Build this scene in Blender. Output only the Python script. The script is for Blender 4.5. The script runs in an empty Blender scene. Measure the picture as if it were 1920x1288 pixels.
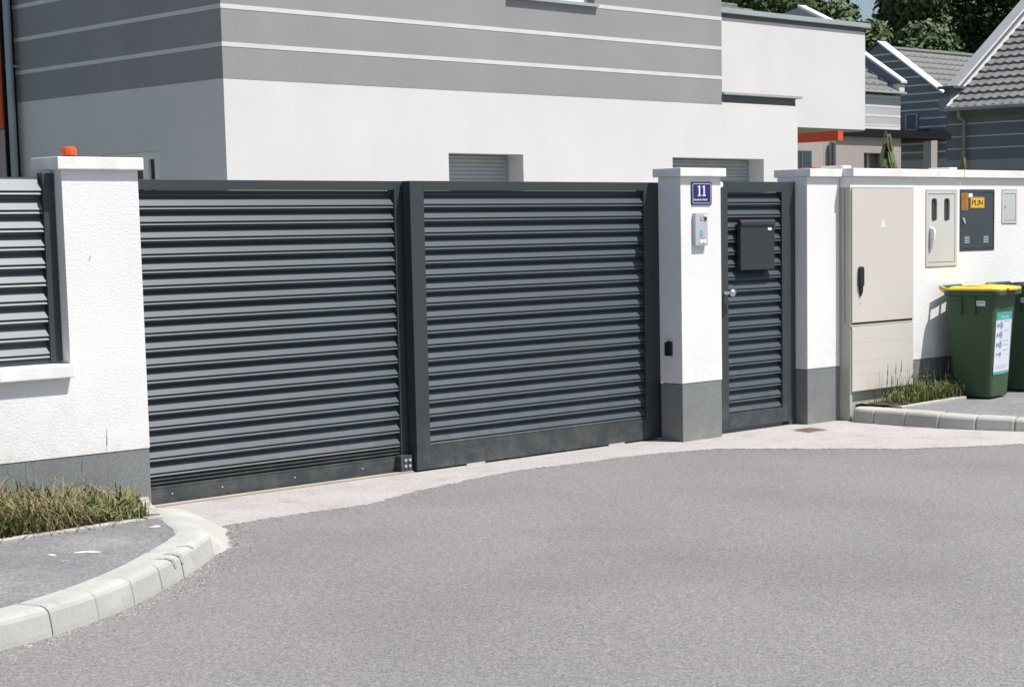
import bpy, bmesh, math, random
from mathutils import Vector, Matrix, noise
random.seed(7)
S = bpy.context.scene
COL = S.collection
PI = math.pi

# ------------------------------------------------------------------ camera, world, sun, exposure
cd = bpy.data.cameras.new('camera'); cam = bpy.data.objects.new('camera', cd); COL.objects.link(cam)
cd.sensor_width = 36; cd.sensor_fit = 'HORIZONTAL'; cd.lens = 63.678
cd.shift_x = -0.10909; cd.shift_y = 0.08275; cd.clip_start = 0.1; cd.clip_end = 2000
_R = ((0.7042660538, 0.0905939361, -0.7041321354), (-0.7097843621, 0.0693431431, -0.7009976376), (-0.0146793998, 0.9934708186, 0.1131381809))
m = Matrix(_R).to_4x4(); m.translation = Vector((-9.5632, -8.9129, 1.6)); cam.matrix_world = m
S.camera = cam

SUN = Vector((0.55, -1.0, 2.15)).normalized()
w = bpy.data.worlds.new('World'); S.world = w; w.use_nodes = True
nt = w.node_tree; nt.nodes.clear()
out = nt.nodes.new('ShaderNodeOutputWorld'); bg = nt.nodes.new('ShaderNodeBackground'); sky = nt.nodes.new('ShaderNodeTexSky')
sky.sky_type = 'NISHITA'; sky.sun_disc = False
sky.sun_elevation = math.asin(SUN.z); sky.sun_rotation = math.atan2(SUN.x, SUN.y)
sky.air_density = 1.0; sky.dust_density = 2.0; sky.ozone_density = 1.0
bg.inputs[1].default_value = 0.087
nt.links.new(sky.outputs[0], bg.inputs[0]); nt.links.new(bg.outputs[0], out.inputs[0])
sl = bpy.data.lights.new('sun', 'SUN'); sl.energy = 4.6; sl.angle = math.radians(0.53); sl.color = (1.0, 0.965, 0.92)
so = bpy.data.objects.new('sun', sl); COL.objects.link(so); so.rotation_euler = SUN.to_track_quat('Z', 'Y').to_euler()
S.view_settings.view_transform = 'Standard'; S.view_settings.look = 'None'; S.view_settings.gamma = 1
S.view_settings.use_curve_mapping = False; S.view_settings.exposure = 0.42

# ------------------------------------------------------------------ materials
def mat(name, c, rough=0.8, metal=0.0, c2=None, ns=3.0, fine=None, bump=None, spec=0.5, coat=0.0, patch=None, agg=None, grime=None):
    """c/c2 blend by soft noise of scale ns; fine=(scale, amount) small speckle; bump=(scale, strength, distance); patch=(scale, colour, lo, hi)"""
    M = bpy.data.materials.new(name); M.use_nodes = True
    t = M.node_tree; b = t.nodes['Principled BSDF']; L = t.links.new
    b.inputs['Roughness'].default_value = rough; b.inputs['Metallic'].default_value = metal
    b.inputs['Specular IOR Level'].default_value = spec; b.inputs['Coat Weight'].default_value = coat
    tc = t.nodes.new('ShaderNodeTexCoord')
    rgb = t.nodes.new('ShaderNodeMix'); rgb.data_type = 'RGBA'
    c2 = c2 or tuple(x * 0.9 for x in c)
    rgb.inputs[6].default_value = (*c, 1); rgb.inputs[7].default_value = (*c2, 1)
    n = t.nodes.new('ShaderNodeTexNoise'); n.inputs['Scale'].default_value = ns; n.inputs['Detail'].default_value = 5
    L(tc.outputs['Object'], n.inputs['Vector'])
    r = t.nodes.new('ShaderNodeMapRange'); r.inputs[1].default_value = 0.35; r.inputs[2].default_value = 0.65
    L(n.outputs[0], r.inputs[0]); L(r.outputs[0], rgb.inputs[0])
    cur = rgb.outputs[2]
    if patch:
        pn = t.nodes.new('ShaderNodeTexNoise'); pn.inputs['Scale'].default_value = patch[0]; pn.inputs['Detail'].default_value = 6
        L(tc.outputs['Object'], pn.inputs['Vector'])
        pr = t.nodes.new('ShaderNodeMapRange'); pr.inputs[1].default_value = patch[2]; pr.inputs[2].default_value = patch[3]
        L(pn.outputs[0], pr.inputs[0])
        pm = t.nodes.new('ShaderNodeMix'); pm.data_type = 'RGBA'; pm.inputs[7].default_value = (*patch[1], 1)
        L(cur, pm.inputs[6]); L(pr.outputs[0], pm.inputs[0]); cur = pm.outputs[2]
    if fine:
        f = t.nodes.new('ShaderNodeTexNoise'); f.inputs['Scale'].default_value = fine[0]; f.inputs['Detail'].default_value = 3
        f.inputs['Roughness'].default_value = 0.7
        L(tc.outputs['Object'], f.inputs['Vector'])
        fr = t.nodes.new('ShaderNodeMapRange'); fr.inputs[1].default_value = 0.3; fr.inputs[2].default_value = 0.7
        fr.inputs[3].default_value = 1 - fine[1]; fr.inputs[4].default_value = 1 + fine[1]
        L(f.outputs[0], fr.inputs[0])
        mu = t.nodes.new('ShaderNodeVectorMath'); mu.operation = 'SCALE'
        L(cur, mu.inputs[0]); L(fr.outputs[0], mu.inputs['Scale']); cur = mu.outputs[0]
    if agg:
        # crushed stone: every small cell its own tone
        vo = t.nodes.new('ShaderNodeTexVoronoi'); vo.inputs['Scale'].default_value = agg[0]; L(tc.outputs['Object'], vo.inputs['Vector'])
        vr = t.nodes.new('ShaderNodeSeparateColor'); L(vo.outputs['Color'], vr.inputs[0])
        va = t.nodes.new('ShaderNodeMapRange'); va.inputs[3].default_value = 1-agg[1]; va.inputs[4].default_value = 1+agg[1]; L(vr.outputs[0], va.inputs[0])
        vm = t.nodes.new('ShaderNodeVectorMath'); vm.operation = 'SCALE'; L(cur, vm.inputs[0]); L(va.outputs[0], vm.inputs['Scale']); cur = vm.outputs[0]
    for gr_ in (grime or []):
        # soil splash: colour, height where it starts, height where it fades, strength
        gc, z0, z1, ga = gr_
        sp = t.nodes.new('ShaderNodeSeparateXYZ'); ge = t.nodes.new('ShaderNodeNewGeometry'); L(ge.outputs['Position'], sp.inputs[0])
        gm = t.nodes.new('ShaderNodeMapRange'); gm.inputs[1].default_value = z0; gm.inputs[2].default_value = z1
        gm.inputs[3].default_value = 1; gm.inputs[4].default_value = 0; L(sp.outputs[2], gm.inputs[0])
        gn = t.nodes.new('ShaderNodeTexNoise'); gn.inputs['Scale'].default_value = 9; gn.inputs['Detail'].default_value = 8; gn.inputs['Roughness'].default_value = 0.7
        L(ge.outputs['Position'], gn.inputs['Vector'])
        g2 = t.nodes.new('ShaderNodeMapRange'); g2.inputs[1].default_value = 0.42; g2.inputs[2].default_value = 0.68; g2.inputs[4].default_value = ga; L(gn.outputs[0], g2.inputs[0])
        g3 = t.nodes.new('ShaderNodeMath'); g3.operation = 'MULTIPLY'; L(gm.outputs[0], g3.inputs[0]); L(g2.outputs[0], g3.inputs[1])
        gx = t.nodes.new('ShaderNodeMix'); gx.data_type = 'RGBA'; gx.inputs[7].default_value = (*gc, 1); L(g3.outputs[0], gx.inputs[0]); L(cur, gx.inputs[6]); cur = gx.outputs[2]
    L(cur, b.inputs['Base Color'])
    if bump:
        bn = t.nodes.new('ShaderNodeTexNoise'); bn.inputs['Scale'].default_value = bump[0]; bn.inputs['Detail'].default_value = 4
        L(tc.outputs['Object'], bn.inputs['Vector'])
        bp = t.nodes.new('ShaderNodeBump'); bp.inputs['Strength'].default_value = bump[1]; bp.inputs['Distance'].default_value = bump[2]
        L(bn.outputs[0], bp.inputs['Height']); L(bp.outputs[0], b.inputs['Normal'])
    return M

M = {}
M['render'] = mat('white_render', (0.77, 0.77, 0.765), 0.95, c2=(0.725, 0.725, 0.715), ns=1.6, bump=(75, 0.5, 0.005), spec=0.2, fine=(60, 0.04), grime=[((0.52, 0.49, 0.43), 0.40, 0.80, 0.45)])
M['cap'] = mat('cap_concrete', (0.80, 0.80, 0.78), 0.9, c2=(0.70, 0.69, 0.66), ns=6, bump=(60, 0.3, 0.004), spec=0.2, patch=(14, (0.55, 0.54, 0.50), 0.62, 0.8))
M['plinth'] = mat('grey_plinth', (0.196, 0.208, 0.208), 0.9, c2=(0.175, 0.186, 0.186), ns=5, fine=(90, 0.18), bump=(90, 0.4, 0.004), spec=0.25, grime=[((0.30, 0.27, 0.23), 0.0, 0.22, 0.8)])
M['house_white'] = mat('house_white_render', (0.675, 0.67, 0.655), 0.95, c2=(0.64, 0.632, 0.615), ns=1.3, fine=(60, 0.04), bump=(90, 0.35, 0.003), spec=0.15)
M['house_grey'] = mat('house_grey_render', (0.305, 0.31, 0.31), 0.95, c2=(0.275, 0.282, 0.282), ns=1.3, fine=(60, 0.05), bump=(90, 0.35, 0.003), spec=0.15)
M['stripe'] = mat('stripe_white', (0.66, 0.67, 0.65), 0.8, ns=4, spec=0.2)
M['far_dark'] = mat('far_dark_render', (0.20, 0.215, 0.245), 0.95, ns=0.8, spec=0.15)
M['far_stripe'] = mat('far_stripe', (0.60, 0.66, 0.64), 0.9, ns=3, spec=0.15)
M['far_grey'] = mat('far_grey_render', (0.34, 0.36, 0.38), 0.95, ns=0.8, spec=0.15)
M['anthracite'] = mat('anthracite_steel', (0.035, 0.045, 0.050), 0.5, 0.0, c2=(0.031, 0.041, 0.045), ns=2.5, spec=0.5, grime=[((0.24, 0.22, 0.19), 0.0, 0.35, 0.30)])
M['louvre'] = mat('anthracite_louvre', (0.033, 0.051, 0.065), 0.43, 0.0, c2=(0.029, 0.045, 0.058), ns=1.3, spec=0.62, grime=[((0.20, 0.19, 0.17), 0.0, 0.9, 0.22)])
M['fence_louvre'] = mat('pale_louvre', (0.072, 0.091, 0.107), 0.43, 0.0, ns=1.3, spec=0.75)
M['letterbox'] = mat('letterbox_grey', (0.026, 0.031, 0.034), 0.5, ns=2)
M['blackgap'] = mat('dark_rubber', (0.012, 0.012, 0.014), 0.8)
M['asphalt'] = mat('asphalt', (0.212, 0.203, 0.202), 0.92, c2=(0.192, 0.184, 0.183), ns=0.45, fine=(38, 0.16), bump=(150, 0.4, 0.004), spec=0.2, patch=(0.8, (0.162, 0.154, 0.150), 0.46, 0.84), agg=(160, 0.32))
M['pave'] = mat('pavement_asphalt', (0.20, 0.20, 0.205), 0.92, c2=(0.175, 0.175, 0.18), ns=2, fine=(30, 0.12), bump=(150, 0.4, 0.004), agg=(120, 0.28), spec=0.2, patch=(2.2, (0.26, 0.255, 0.25), 0.55, 0.8))
M['slab'] = mat('pale_concrete', (0.395, 0.373, 0.365), 0.9, c2=(0.355, 0.333, 0.325), ns=2.5, fine=(40, 0.12), agg=(110, 0.13), bump=(90, 0.4, 0.004), spec=0.2, patch=(5, (0.28, 0.255, 0.24), 0.58, 0.8))
M['kerb'] = mat('kerb_concrete', (0.425, 0.42, 0.395), 0.9, c2=(0.365, 0.36, 0.335), ns=5, fine=(90, 0.09), bump=(60, 0.3, 0.003), spec=0.2, patch=(7, (0.25, 0.24, 0.215), 0.60, 0.85))
M['mortar'] = mat('mortar', (0.27, 0.26, 0.235), 0.95, ns=20)
M['edging'] = mat('edging_concrete', (0.42, 0.405, 0.37), 0.9, c2=(0.32, 0.31, 0.28), ns=12, bump=(40, 0.4, 0.004), spec=0.2)
M['soil'] = mat('soil', (0.055, 0.042, 0.032), 1.0, c2=(0.10, 0.078, 0.055), ns=14, fine=(60, 0.4), bump=(30, 1.0, 0.02), spec=0.1)
M['ground'] = mat('yard_ground', (0.16, 0.15, 0.13), 1.0, c2=(0.10, 0.12, 0.06), ns=0.4, spec=0.1)
M['hill'] = mat('hill_green', (0.03, 0.045, 0.018), 1.0, ns=0.2, spec=0.05)
M['grass'] = mat('grass_green', (0.092, 0.138, 0.034), 0.6, c2=(0.130, 0.172, 0.050), ns=6, spec=0.3)
M['grass2'] = mat('grass_yellowish', (0.185, 0.185, 0.075), 0.7, c2=(0.14, 0.155, 0.055), ns=6, spec=0.3)
M['straw'] = mat('dry_straw', (0.27, 0.215, 0.115), 0.8, c2=(0.19, 0.15, 0.085), ns=6, spec=0.2)
M['seed'] = mat('seed_head', (0.13, 0.09, 0.065), 0.9, ns=9)
M['cabinet'] = mat('cabinet_beige', (0.575, 0.545, 0.49), 0.6, c2=(0.55, 0.52, 0.465), ns=1.5, spec=0.4)
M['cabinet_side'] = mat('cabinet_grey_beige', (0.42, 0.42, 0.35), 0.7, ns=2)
M['meter'] = mat('meter_grey', (0.55, 0.55, 0.53), 0.5, ns=2)
M['meter2'] = mat('box_grey', (0.49, 0.52, 0.51), 0.5, ns=2)
M['smoked'] = mat('smoked_window', (0.045, 0.045, 0.055), 0.25, spec=0.5)
M['gasbox'] = mat('dark_gas_box', (0.040, 0.052, 0.064), 0.45, ns=2)
M['black'] = mat('black_plastic', (0.015, 0.015, 0.02), 0.45)
M['white'] = mat('white_plastic', (0.78, 0.78, 0.77), 0.45)
M['yellow'] = mat('sign_yellow', (0.80, 0.48, 0.05), 0.5)
M['orange_sticker'] = mat('sign_orange', (0.45, 0.20, 0.03), 0.55, c2=(0.30, 0.14, 0.02), ns=40)
M['amber'] = mat('amber_plastic', (0.62, 0.085, 0.012), 0.25, spec=0.6, coat=0.3)
M['blue'] = mat('enamel_blue', (0.014, 0.016, 0.12), 0.25, coat=0.3)
M['enamel_white'] = mat('enamel_white', (0.72, 0.74, 0.80), 0.35)
M['alu'] = mat('brushed_aluminium', (0.50, 0.53, 0.56), 0.5, 0.15, ns=3)
M['chrome'] = mat('satin_chrome', (0.65, 0.65, 0.66), 0.28, 0.85)
M['cyan'] = mat('label_cyan', (0.14, 0.45, 0.52), 0.5)
M['bin_green'] = mat('bin_green', (0.038, 0.078, 0.036), 0.6, c2=(0.043, 0.086, 0.042), ns=3, spec=0.45, fine=(60, 0.05))
M['bin_yellow'] = mat('bin_lid_yellow', (0.72, 0.54, 0.08), 0.55, c2=(0.66, 0.48, 0.08), ns=5, spec=0.4)
M['bin_black'] = mat('bin_lid_black', (0.02, 0.024, 0.024), 0.5)
M['teal'] = mat('sticker_teal', (0.06, 0.36, 0.30), 0.5)
M['sticker'] = mat('sticker_white', (0.66, 0.69, 0.76), 0.5)
M['print_blue'] = mat('print_blue', (0.10, 0.20, 0.38), 0.5, c2=(0.30, 0.42, 0.55), ns=60)
M['print_pale'] = mat('print_pale_blue', (0.42, 0.52, 0.66), 0.5, c2=(0.25, 0.32, 0.48), ns=50)
M['print_grey'] = mat('print_grey', (0.35, 0.37, 0.42), 0.6)
M['wet'] = mat('rusty_iron', (0.16, 0.085, 0.065), 0.8, c2=(0.10, 0.06, 0.05), ns=30, bump=(60, 0.5, 0.004))
M['terracotta'] = mat('orange_render', (0.60, 0.095, 0.035), 0.85, ns=2)
M['beige'] = mat('beige_render', (0.37, 0.325, 0.305), 0.95, ns=1)
M['shade_dark'] = mat('painted_shade', (0.016, 0.015, 0.018), 1.0, spec=0.1)  # shade under overhangs and in recesses, put into a near-black colour
M['glass'] = mat('window_glass', (0.02, 0.025, 0.03), 0.06, spec=0.6)
M['blueglass'] = mat('window_blue', (0.03, 0.055, 0.085), 0.15, spec=0.6)
M['frame_white'] = mat('window_frame_white', (0.80, 0.82, 0.81), 0.45)
M['shutter'] = mat('shutter_grey', (0.36, 0.41, 0.42), 0.5, ns=3)
M['flash'] = mat('grey_flashing', (0.40, 0.45, 0.45), 0.5, 0.2, ns=2)
M['flash_dark'] = mat('dark_flashing', (0.11, 0.115, 0.13), 0.5)
M['parapet'] = mat('parapet_grey', (0.27, 0.28, 0.30), 0.8, ns=2)
M['whitemetal'] = mat('white_metal_trim', (0.62, 0.67, 0.70), 0.4, ns=2)
M['t3_band'] = mat('pale_grey_render', (0.46, 0.46, 0.47), 0.95, ns=1)
M['pipe'] = mat('downpipe_grey', (0.33, 0.38, 0.39), 0.45, 0.2)
M['tile'] = mat('roof_tile_grey', (0.185, 0.185, 0.182), 0.85, c2=(0.16, 0.16, 0.157), ns=1.5, fine=(25, 0.10), bump=(30, 0.3, 0.01), spec=0.25)
M['bark'] = mat('bark', (0.09, 0.07, 0.05), 0.95, ns=8)
M['leafA'] = mat('leaf_dark', (0.052, 0.084, 0.032), 0.6, c2=(0.064, 0.098, 0.037), ns=0.5, spec=0.3)
M['leafB'] = mat('leaf_mid', (0.074, 0.112, 0.040), 0.6, c2=(0.060, 0.095, 0.034), ns=0.5, spec=0.3)
M['leafC'] = mat('leaf_light', (0.105, 0.145, 0.050), 0.6, c2=(0.085, 0.122, 0.042), ns=0.5, spec=0.3)
M['leafS'] = mat('sapling_leaf', (0.13, 0.17, 0.060), 0.5, c2=(0.07, 0.105, 0.035), ns=9, spec=0.4)
M['leafS2'] = mat('sapling_leaf_brown', (0.16, 0.13, 0.05), 0.6, c2=(0.09, 0.09, 0.03), ns=9)
M['mark'] = mat('rubber_mark', (0.24, 0.24, 0.23), 0.9, c2=(0.36, 0.355, 0.33), ns=30)
M['splash'] = mat('spilt_paint', (0.62, 0.61, 0.58), 0.8)
M['yellow_strip'] = mat('gate_track_strip', (0.42, 0.37, 0.31), 0.7)

# ------------------------------------------------------------------ builders
ORG = {}
def org(parent): return ORG.get(parent.name, Vector((0, 0, 0))) if parent else Vector((0, 0, 0))

def thing(name, label, cat, loc=(0, 0, 0), group=None, kind=None, rz=0.0):
    o = bpy.data.objects.new(name, None); COL.objects.link(o); o.location = loc; o.rotation_euler = (0, 0, rz)
    o.empty_display_size = 0.1
    ORG[o.name] = Vector(loc) if rz == 0 else Vector((0, 0, 0))
    tag(o, label, cat, group, kind); return o
def tag(o, label=None, cat=None, group=None, kind=None):
    if label: o['label'] = label
    if cat: o['category'] = cat
    if group: o['group'] = group
    if kind: o['kind'] = kind
    return o

class MB:
    def __init__(s): s.v = []; s.f = []; s.m = []
    def add(s, vs, fs, mi=0):
        n = len(s.v); s.v += [tuple(p) for p in vs]; s.f += [tuple(i + n for i in f) for f in fs]; s.m += [mi] * len(fs); return s
    def box(s, x0, x1, y0, y1, z0, z1, mi=0):
        return s.add([(x0,y0,z0),(x1,y0,z0),(x1,y1,z0),(x0,y1,z0),(x0,y0,z1),(x1,y0,z1),(x1,y1,z1),(x0,y1,z1)],
                     [(0,3,2,1),(4,5,6,7),(0,1,5,4),(1,2,6,5),(2,3,7,6),(3,0,4,7)], mi)
    def prism(s, prof, axis, a, b, mi=0):
        """prof: list of 2D points; axis x -> (y,z), axis y -> (x,z), axis z -> (x,y)"""
        def P(p, t): return {'x': (t, p[0], p[1]), 'y': (p[0], t, p[1]), 'z': (p[0], p[1], t)}[axis]
        n = len(prof)
        fs = [tuple(range(n)), tuple(range(2*n-1, n-1, -1))] + [(i, n+i, n+(i+1) % n, (i+1) % n) for i in range(n)]
        return s.add([P(p, a) for p in prof] + [P(p, b) for p in prof], fs, mi)
    def cyl(s, c, r, h, axis='z', n=20, r2=None, mi=0):
        r2 = r if r2 is None else r2
        vs = []
        for k, (rr, t) in enumerate(((r, 0), (r2, h))):
            for i in range(n):
                a = 2*PI*i/n; u, v = rr*math.cos(a), rr*math.sin(a)
                vs.append({'z': (c[0]+u, c[1]+v, c[2]+t), 'y': (c[0]+u, c[1]+t, c[2]+v), 'x': (c[0]+t, c[1]+u, c[2]+v)}[axis])
        fs = [tuple(range(n))[::-1], tuple(range(n, 2*n))] + [(i, (i+1) % n, n+(i+1) % n, n+i) for i in range(n)]
        return s.add(vs, fs, mi)
    def tube(s, pts, r, n=8, mi=0):
        pts = [Vector(p) for p in pts]; rs = r if isinstance(r, (list, tuple)) else [r]*len(pts)
        vs = []
        for k, p in enumerate(pts):
            d = (pts[min(k+1, len(pts)-1)] - pts[max(k-1, 0)]).normalized()
            a = d.orthogonal().normalized() if abs(d.z) > 0.9 else d.cross(Vector((0, 0, 1))).normalized()
            b = d.cross(a)
            vs += [p + (a*math.cos(2*PI*i/n) + b*math.sin(2*PI*i/n))*rs[k] for i in range(n)]
        fs = [tuple(range(n)), tuple(range(len(vs)-n, len(vs)))]
        for k in range(len(pts)-1):
            fs += [(k*n+i, k*n+(i+1) % n, (k+1)*n+(i+1) % n, (k+1)*n+i) for i in range(n)]
        return s.add(vs, fs, mi)
    def mesh(s, name, mats, off=Vector((0, 0, 0)), bevel=0.0, smooth=False, segs=2):
        me = bpy.data.meshes.new(name)
        me.from_pydata([tuple(Vector(p) - off) for p in s.v], [], s.f)
        for mm in (mats if isinstance(mats, (list, tuple)) else [mats]): me.materials.append(mm)
        me.polygons.foreach_set('material_index', s.m)
        bm = bmesh.new(); bm.from_mesh(me)
        if not getattr(s, 'open', False): bmesh.ops.recalc_face_normals(bm, faces=bm.faces)
        if bevel:
            es = [e for e in bm.edges if len(e.link_faces) == 2 and e.calc_face_angle(0) > 0.6]
            bmesh.ops.bevel(bm, geom=es, offset=bevel, segments=segs, affect='EDGES', profile=0.6, clamp_overlap=True)
        bm.to_mesh(me); bm.free()
        if smooth: me.polygons.foreach_set('use_smooth', [True]*len(me.polygons))
        me.update(); return me
    def build(s, name, mats, parent=None, bevel=0.0, smooth=False, kind=None, segs=2):
        o0 = org(parent)
        o = bpy.data.objects.new(name, s.mesh(name, mats, o0, bevel, smooth, segs)); COL.objects.link(o)
        if parent: o.parent = parent; ORG[o.name] = o0
        if kind: o['kind'] = kind
        return o

def box(name, mats, parent, x0, x1, y0, y1, z0, z1, bevel=0.0, kind=None):
    return MB().box(x0, x1, y0, y1, z0, z1).build(name, mats, parent, bevel, kind=kind)

def wall_mesh(u0, u1, z0, z1, t0, t1, holes, axis):
    """a wall panel with real openings; axis 'x': runs along x, thickness in y; axis 'y': runs along y, thickness in x"""
    us = sorted({u0, u1, *[h[0] for h in holes], *[h[1] for h in holes]}); zs = sorted({z0, z1, *[h[2] for h in holes], *[h[3] for h in holes]})
    b = MB()
    def solid(i, j):
        if i < 0 or j < 0 or i >= len(us)-1 or j >= len(zs)-1: return False
        cu, cz = (us[i]+us[i+1])/2, (zs[j]+zs[j+1])/2
        return not any(h[0] < cu < h[1] and h[2] < cz < h[3] for h in holes)
    def P(u, t, z): return (u, t, z) if axis == 'x' else (t, u, z)
    for i in range(len(us)-1):
        for j in range(len(zs)-1):
            if not solid(i, j): continue
            a, c, d, e = us[i], us[i+1], zs[j], zs[j+1]
            for t in (t0, t1): b.add([P(a,t,d), P(c,t,d), P(c,t,e), P(a,t,e)], [(0,1,2,3)])
            if not solid(i-1, j): b.add([P(a,t0,d), P(a,t1,d), P(a,t1,e), P(a,t0,e)], [(0,1,2,3)])
            if not solid(i+1, j): b.add([P(c,t0,d), P(c,t1,d), P(c,t1,e), P(c,t0,e)], [(0,1,2,3)])
            if not solid(i, j-1): b.add([P(a,t0,d), P(a,t1,d), P(c,t1,d), P(c,t0,d)], [(0,1,2,3)])
            if not solid(i, j+1): b.add([P(a,t0,e), P(a,t1,e), P(c,t1,e), P(c,t0,e)], [(0,1,2,3)])
    return b

def sheet(name, pts, z, m, kind='structure', parent=None, sub=None):
    b = MB(); b.open = True
    b.add([(p[0], p[1], z) for p in pts], [tuple(range(len(pts)))])
    o = b.build(name, m, parent)
    if kind: o['kind'] = kind
    me = o.data
    if me.polygons[0].normal.z < 0: me.flip_normals()
    return o

def rough_line(pts, step=0.05, amp=0.012, sd=0.0):
    res = []
    for (x0, y0), (x1, y1) in zip(pts, pts[1:]):
        L = math.hypot(x1-x0, y1-y0); n = max(1, int(L/step)); nx, ny = -(y1-y0)/L, (x1-x0)/L
        for i in range(n):
            t = i/n; x, y = x0+(x1-x0)*t, y0+(y1-y0)*t
            a = amp*(noise.noise((x*9+sd, y*9, 1.3)) + 0.8*noise.noise((x*31, y*31+sd, 4.1)) + 0.6*noise.noise((x*77, y*77, 2)))*1.7
            res.append((x+nx*a, y+ny*a))
    res.append(pts[-1]); return res

def smooth_path(pts, n=6):
    P = [Vector((*p, 0)) for p in pts]; res = []
    for i in range(len(P)-1):
        p0, p1, p2, p3 = P[max(i-1, 0)], P[i], P[i+1], P[min(i+2, len(P)-1)]
        for k in range(n):
            t = k/n
            v = 0.5*((2*p1)+(-p0+p2)*t+(2*p0-5*p1+4*p2-p3)*t*t+(-p0+3*p1-3*p2+p3)*t**3)
            res.append((v.x, v.y))
    res.append(tuple(pts[-1])); return res

# ------------------------------------------------------------------ ground, road, slab, pavements
sheet('ground', [(-600, -600), (600, -600), (600, 600), (-600, 600)], -0.03, M['ground'])
sheet('road', [(-90, -80), (120, -80), (120, 0.3), (-90, 0.3)], 0.0, M['asphalt'])

edge = [(-4.715,-1.266),(-4.60,-1.17),(-4.522,-1.031),(-4.41,-0.88),(-4.365,-0.773),(-4.29,-0.66),(-4.269,-0.574),(-4.05,-0.54),(-3.773,-0.531),(-3.45,-0.56),(-3.244,-0.565),(-3.0,-0.45),(-2.555,-0.31),
        (-2.1,-0.22),(-1.622,-0.165),(-1.217,-0.235),(-0.9,-0.24),(-0.54,-0.295),(-0.3,-0.36),(-0.112,-0.458),(0.326,-1.016),(0.691,-1.481),(1.05,-1.75),(1.414,-1.967),(1.9,-2.45),(2.5,-3.1),(3.6,-3.9),(6,-4.8),(9,-5.6),(14,-6.2)]
slab_pts = rough_line(edge, 0.014, 0.015) + [(14, -4.6), (9.0,-4.4),(5.2,-3.6),(3.4,-2.7),(2.4,-1.8),(1.95,-1.1),(1.85,-0.1),(1.85,0.8),(-4.42,0.8),(-4.42,0.0),(-4.46,-0.22),(-4.60,-0.62),(-4.72,-0.95)]
b = MB().prism(slab_pts, 'z', -0.02, 0.004); o = b.build('driveway_slab', M['slab']); o['kind'] = 'structure'
sheet('yard_paving', [(-9, 0.81), (9, 0.81), (9, 4.45), (-9, 4.45)], -0.012, M['slab'])

def kerb_sweep(name, path, width, side, hs, blen, first=0.0, lab=None):
    """path = outer foot line; side = +1/-1 direction of the inner side; hs(s) = height; separate stones with joints"""
    pts = [Vector((p[0], p[1], 0)) for p in path]
    cum = [0.0]
    for a, b_ in zip(pts, pts[1:]): cum.append(cum[-1] + (b_-a).length)
    def at(s):
        s = max(0, min(cum[-1]-1e-5, s))
        for i in range(len(cum)-1):
            if cum[i] <= s <= cum[i+1]:
                t = (s-cum[i])/(cum[i+1]-cum[i]); d = (pts[i+1]-pts[i]).normalized()
                return pts[i].lerp(pts[i+1], t)
    def frame(s):
        p = at(s); d = (at(s+0.05)-at(s-0.05)).normalized(); return p, Vector((-d.y, d.x, 0))*side
    root = thing(name, None, None, (pts[0].x, pts[0].y, 0), kind='structure')
    if lab: root['label'] = lab
    prof = lambda h: [(0.0,-0.02),(0.004,0.02*h/0.12),(0.016,h*0.76),(0.024,h*0.88),(0.040,h*0.965),(0.062,h),(width,h),(width,-0.02)]
    s = first
    while s < cum[-1]-0.05:
        e = min(s+blen*random.uniform(0.99, 1.01), cum[-1]); g = 0.003
        b = MB(); rings = []
        N = 5; dz = random.uniform(-0.002, 0.002); dn = random.uniform(-0.002, 0.002)
        ss = [s+g] + [s+g+0.012] + [s+(e-s)*k/(N-1) for k in range(1, N-1)] + [e-g-0.012, e-g]
        for q, sv in enumerate(ss):
            p, n_ = frame(sv); h = hs(sv); ins = 0.004 if q in (0, len(ss)-1) else 0
            ring = []
            for (dx, dz2) in prof(h):
                ring.append(p + n_*(max(dx, 0)+ins*(1 if dx < width/2 else 0)+dn) + Vector((0, 0, dz2+dz-(ins if dz2 > 0.02 else 0))))
            rings.append(ring)
        K = len(rings[0]); vs = [v for r in rings for v in r]
        fs = [tuple(range(K)), tuple(range(len(vs)-K, len(vs)))]
        for q in range(len(rings)-1): fs += [(q*K+i, q*K+(i+1) % K, (q+1)*K+(i+1) % K, (q+1)*K+i) for i in range(K)]
        b.add(vs, fs); b.build('kerb_stone', M['kerb'], root)
        s = e
    # mortar core just inside the stones
    b = MB(); rings = []
    n = int(cum[-1]/0.08)
    for q in range(n+1):
        sv = first + (cum[-1]-first)*q/n; p, n_ = frame(sv); h = hs(sv)
        rings.append([p+n_*dx+Vector((0, 0, z)) for dx, z in ((0.010,-0.03),(0.024,h*0.70),(0.052,h*0.93),(width-0.01,h-0.007),(width-0.01,-0.03))])
    vs = [v for r in rings for v in r]; K = 5; fs = [tuple(range(K)), tuple(range(len(vs)-K, len(vs)))]
    for q in range(len(rings)-1): fs += [(q*K+i, q*K+(i+1) % K, (q+1)*K+(i+1) % K, (q+1)*K+i) for i in range(K)]
    b.add(vs, fs); b.build('mortar_bed', M['mortar'], root)
    return root, frame

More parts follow.
